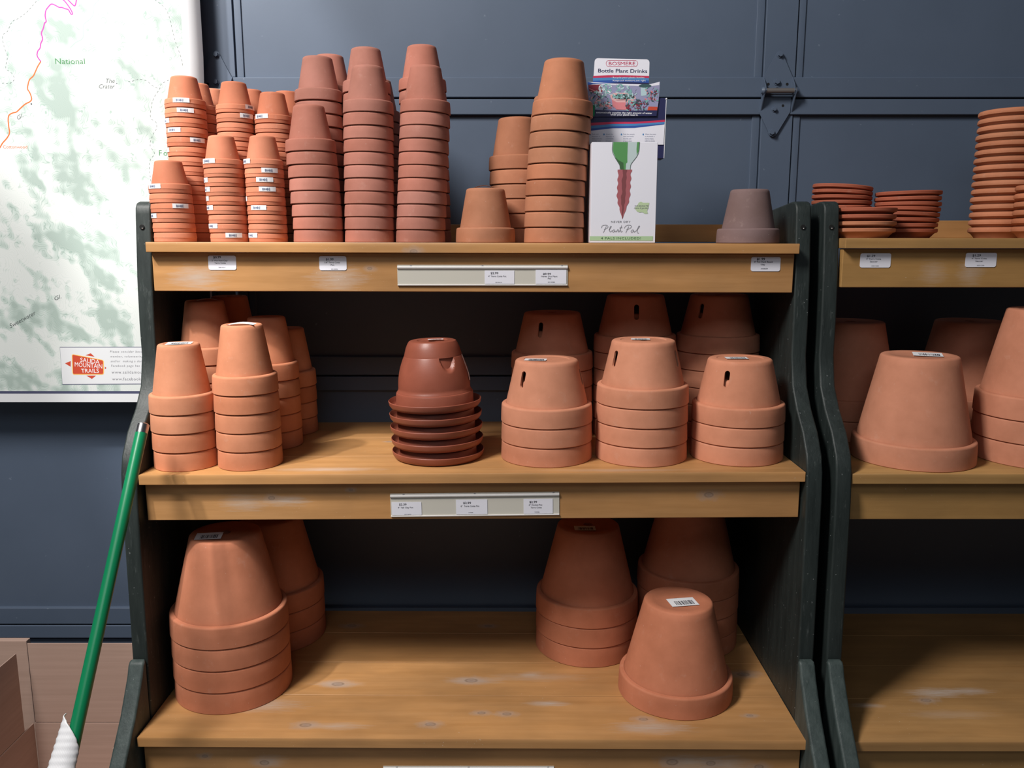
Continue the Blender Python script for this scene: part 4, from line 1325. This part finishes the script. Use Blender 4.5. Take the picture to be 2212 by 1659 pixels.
ZS = EYE + 0.1868 - Z0
# front card: navy with stripes over a white instruction panel
sheet('front_card', [(90, 520), (1440, 830), (1440, 1650), (80, 1650)][0:0] or [(60, 830), (1460, 830), (1440, 1640), (60, 1640)], -0.0006, 0.0008, M['card_white'])
q = pr()
q.poly([(60, 830), (1460, 830), (1452, 1205), (900, 1240), (60, 1255)], M['navy'], 1)
q.poly([(60, 1255), (500, 1240), (900, 1240), (1450, 1203), (1446, 1240), (900, 1272), (500, 1275), (60, 1310)], M['red_print'], 2)
q.poly([(60, 1310), (500, 1275), (900, 1272), (1446, 1240), (1444, 1272), (900, 1308), (500, 1318), (60, 1360)], M['cyan_print'], 2)
q.poly([(60, 1360), (500, 1318), (900, 1308), (1444, 1272), (1442, 1282), (900, 1345), (500, 1350), (60, 1400)], M['blue_print'], 2)
cols_ = [(125, ['Soak each', 'dispenser in', 'water until the', 'ceramic cone', 'is saturated']), (378, ['Attach the', 'dispenser to', 'a full bottle', 'of water']), (698, ['Push the ceramic', 'cone and bottle', 'into the soil', 'of your plant']), (1095, ['When the water', 'in the bottle is', 'nearly empty,', 'refill the bottle'])]
for x, ls in cols_:
    for i, s in enumerate(ls):
        q.text(s, x, 1464 + i * 40, None, 20, M['ink_blue'], 2, spacing=1.05)
    q.disc(x - 34, 1460, 13, M['cyan_print'], 2, 18)
q.build('card_print', ds, (0, -0.0015, ZS))
# header card
hd = []
for cx, cy, a0 in ((1080, 215, 0), (210, 195, 90)):
    hd += [(cx + 60 * math.cos(R_(a0 + t)), cy - 60 * math.sin(R_(a0 + t))) for t in range(0, 91, 18)]
hd += [(125, 640), (1138, 640)]
sheet('header_card', hd, -0.0016, 0.0008, M['card_white'])
q = pr()
q.poly([(128, 440), (400, 428), (700, 428), (1138, 440), (1138, 478), (700, 462), (400, 468), (126, 475)], M['red_print'], 1)
q.poly([(126, 475), (400, 468), (700, 462), (1138, 478), (1138, 520), (700, 505), (400, 515), (126, 525)], M['cyan_print'], 1)
q.poly([(126, 525), (400, 515), (700, 505), (1138, 520), (1138, 560), (700, 545), (126, 575)], M['blue_print'], 1)
q.poly([(126, 575), (700, 545), (1138, 560), (1138, 640), (126, 640)], M['navy'], 1)
pill = []
for cx, a0 in ((880, -90), (405, 90)):
    pill += [(cx + 48 * math.cos(R_(a0 + t)), 226 - 52 * math.sin(R_(a0 + t))) for t in range(0, 181, 15)]
q.stroke(pill, 0.0007, M['red_print'], 2, True)
q.text('BOSMERE', 405, 258, 882, 62, M['red_print'], 2)
q.text('Bottle Plant Drinks', 215, 378, 1103, 62, M['navy'], 2, bold=0.012, rot=-0.012)
q.text('· Recycle your plastic bottles', 455, 480, 1055, 26, M['white'], 3)
q.text('Keeps soil moisture just right', 485, 532, 1080, 28, M['white'], 3)
q.build('header_print', ds, (0, -0.0025, ZS))
# photo card with its clear wrapper edge
sheet('photo_card', [(30, 545), (600, 575), (1130, 590), (1338, 540), (1320, 900), (1290, 1140), (60, 1150), (30, 1145)], -0.0030, 0.0008, M['lilac'])
q = pr()
q.poly([(40, 545), (560, 578), (1130, 592), (1330, 545), (1326, 600), (1130, 625), (560, 600), (40, 590)], M['card_white'], 1)
q.poly([(30, 545), (125, 565), (560, 580), (125, 585), (30, 600)], M['blue_print'], 2)
q.poly([(40, 600), (280, 590), (300, 700), (250, 830), (180, 760), (60, 700)], M['maroon'], 1)
q.stroke([(60, 660), (200, 720), (290, 700)], 0.0014, M['pink_print'], 2)
q.poly([(990, 620), (1110, 620), (1100, 780), (1000, 790)], M['teal_pale'], 1)
q.disc(1070, 615, 115, M['teal_dark'], 1, 32)
rnd = random.Random(11)


def leaves(n, x0, y0, x1, y1, mats, s, layer):
    for _ in range(n):
        x, y, a, r = rnd.uniform(x0, x1), rnd.uniform(y0, y1), rnd.uniform(0, 3.14), rnd.uniform(0.5, 1.0) * s
        ca, sa = math.cos(a), math.sin(a)
        sh = [(-1, 0), (-0.3, 0.38), (0.5, 0.30), (1, 0), (0.5, -0.30), (-0.3, -0.38)]
        q.poly([(x + r * (u * ca - v * sa), y + r * (u * sa + v * ca)) for u, v in sh], rnd.choice(mats), layer)


leaves(70, 60, 700, 420, 980, [M['teal'], M['teal_dark'], M['teal_pale'], M['pink_pale']], 42, 2)
leaves(45, 240, 590, 470, 780, [M['teal_pale'], M['card_white'], M['teal']], 40, 3)
leaves(55, 560, 600, 780, 800, [M['teal'], M['teal_pale'], M['lilac']], 44, 2)
leaves(12, 740, 650, 960, 760, [M['teal_pale'], M['lilac'], M['teal']], 40, 2)
leaves(60, 1080, 640, 1310, 900, [M['teal_dark'], M['lilac'], M['teal'], M['maroon'], M['pink_print']], 36, 2)
leaves(50, 150, 900, 560, 1010, [M['teal'], M['teal_dark'], M['pink_print'], M['teal_pale']], 36, 3)
q.poly([(440, 780), (500, 740), (700, 735), (880, 780), (910, 830), (850, 870), (560, 860), (470, 830)], M['pink_pale'], 4)
q.disc(680, 805, 205, M['soil'], 5, 48)
q.poly([(470, 850), (560, 880), (850, 885), (830, 960), (740, 1030), (560, 1025), (490, 960)], M['pink_print'], 4)
q.poly([(440, 790), (560, 865), (850, 872), (905, 835), (900, 870), (850, 905), (560, 900), (465, 850)], M['pink_pale'], 5)
leaves(60, 490, 750, 870, 835, [M['teal'], M['teal_dark'], M['teal_pale']], 34, 6)
leaves(90, 730, 860, 1120, 1040, [M['teal_dark'], M['teal'], M['maroon'], M['lilac']], 38, 7)
q.poly([(1140, 975), (1305, 980), (1298, 1040), (1120, 1040)], M['badge'], 4)
q.poly([(60, 1020), (300, 1040), (800, 1050), (1298, 1040), (1290, 1140), (60, 1150)], M['navy'], 8)
q.text('automatically supplies the right amount of water', 190, 1090, 1210, 30, M['white'], 9, bold=0.015, rot=-0.015)
q.text('when your plants need it.', 450, 1130, 955, 30, M['white'], 9, bold=0.015, rot=-0.012)
q.build('photo_print', ds, (0, -0.0039, ZS))
# the green bottle collar peeping out beside the stack, and the clear edge post
link_mesh('bottle_collar', box_mesh('bottle_collar', (-dw / 2 - 0.004, -0.014, ZS + 0.052), (-dw / 2 + 0.011, -0.0045, ZS + 0.073), M['green'], 0.002, 2), ds)
bm = bmesh.new()
cyl_between(bm, (dw / 2 - 0.0006, -0.002, ZS - 0.026), (dw / 2 + 0.0006, -0.002, ZS + 0.085), 0.0007, seg=8)
bmesh.ops.create_uvsphere(bm, u_segments=10, v_segments=8, radius=0.002, matrix=Matrix.Translation((dw / 2 + 0.0006, -0.002, ZS + 0.086)))
link_mesh('edge_pin', finish(bm, 'edge_pin', M['white_plastic'], 60), ds)

# ------------------------------------------------------------------ broom leaning on the post
top = Vector((-0.6530, 1.4340, EYE - 0.3190))
d = Vector((-0.6720, 1.1580, EYE - 0.7557)) - top
foot = top + d * ((top.z - 0.006) / -d.z)
br = thing('broom', 'green metal broom handle leaning on the shelf post above cardboard', 'broom', foot)
bm = bmesh.new()
u = -d.normalized()
Lh = (top - foot).length
cyl_between(bm, (0, 0, 0), u * (Lh - 0.018), 0.0103, seg=28)
link_mesh('handle', finish(bm, 'handle', M['green'], 40), br)
bm = bmesh.new()
cyl_between(bm, u * (Lh - 0.0182), u * (Lh - 0.002), 0.0104, seg=28)
cyl_between(bm, u * (Lh - 0.002), u * Lh, 0.0104, 0.0080, seg=28)
link_mesh('end_cap', finish(bm, 'end_cap', M['chrome'], 40), br)['label'] = 'bright chrome end cap'
# white ribbed plastic sleeve clipped on the near side of the handle, cut slanting at the top
bm = bmesh.new()
c0 = Vector((-0.6720, 1.1580, EYE - 0.7557)) - foot
right_ = Vector((1, 0, 0))
fwd = u.cross(right_).normalized()
if fwd.y > 0:
    fwd = -fwd
rows = []
nr = 96
for i in range(nr + 1):
    q = i / nr
    row = []
    for j in range(25):
        w = j / 24
        a = R_(-95 + 175 * w)                    # from the far left round the front to the right
        cutoff = 0.040 - 0.052 * w ** 1.6        # slanting top edge, highest at the left
        along = cutoff - q * (0.26 + cutoff)
        rib = 0.0020 * abs(math.sin((along - 0.04) * math.pi / 0.0105))
        rr = 0.0165 + 0.010 * min(1.0, (cutoff - along) / 0.10) * (1 - w) + rib
        row.append(bm.verts.new(c0 + u * along + right_ * (rr * math.sin(a) - 0.004) + fwd * (rr * 0.75 * math.cos(a) + 0.002)))
    rows.append(row)
for a, b in zip(rows, rows[1:]):
    for j in range(24):
        bm.faces.new((a[j], a[j + 1], b[j + 1], b[j]))
o = link_mesh('ribbed_sleeve', finish(bm, 'ribbed_sleeve', M['white_plastic'], 70), br)
o['label'] = 'white ribbed plastic sleeve'
sol = o.modifiers.new('thickness', 'SOLIDIFY')
sol.thickness = 0.0012

# ------------------------------------------------------------------ cardboard boxes on the floor
cb = thing('cardboard_box', 'open brown cardboard box with raised flaps under the map', 'box', (-0.955, 1.60, 0))
P_ = lambda name, lo, hi: link_mesh(name, box_mesh(name, lo, hi, M['cardboard'], 0.0006, 1), cb)
P_('box_wall', (-0.211, 0.252, 0.001), (0.215, 0.256, 0.190))
P_('flap', (-0.209, 0.2525, 0.1915), (0.215, 0.2555, 0.398))
P_('box_wall', (-0.216, -0.22, 0.001), (-0.212, 0.2515, 0.190))
P_('flap', (-0.216, -0.22, 0.1915), (-0.213, 0.215, 0.392))
P_('box_wall', (0.2155, -0.22, 0.001), (0.2195, 0.2515, 0.190))
P_('flap', (0.2155, -0.205, 0.1915), (0.2185, 0.2505, 0.425))
P_('box_wall', (-0.2115, -0.224, 0.001), (0.215, -0.2205, 0.190))
P_('box_floor', (-0.2115, -0.22, 0.001), (0.215, 0.2515, 0.004))
cb2 = thing('cardboard_box', 'folded flat brown cardboard box standing at the photo edge, near the blue door', 'box', (-1.372, 1.90, 0))
bm = bmesh.new()
box_bm(bm, (-0.24, -0.035, 0.001), (0.199, -0.018, 0.398), 0.001, 1)
link_mesh('carton', even(finish(bm, 'carton', M['cardboard'], 50)), cb2)
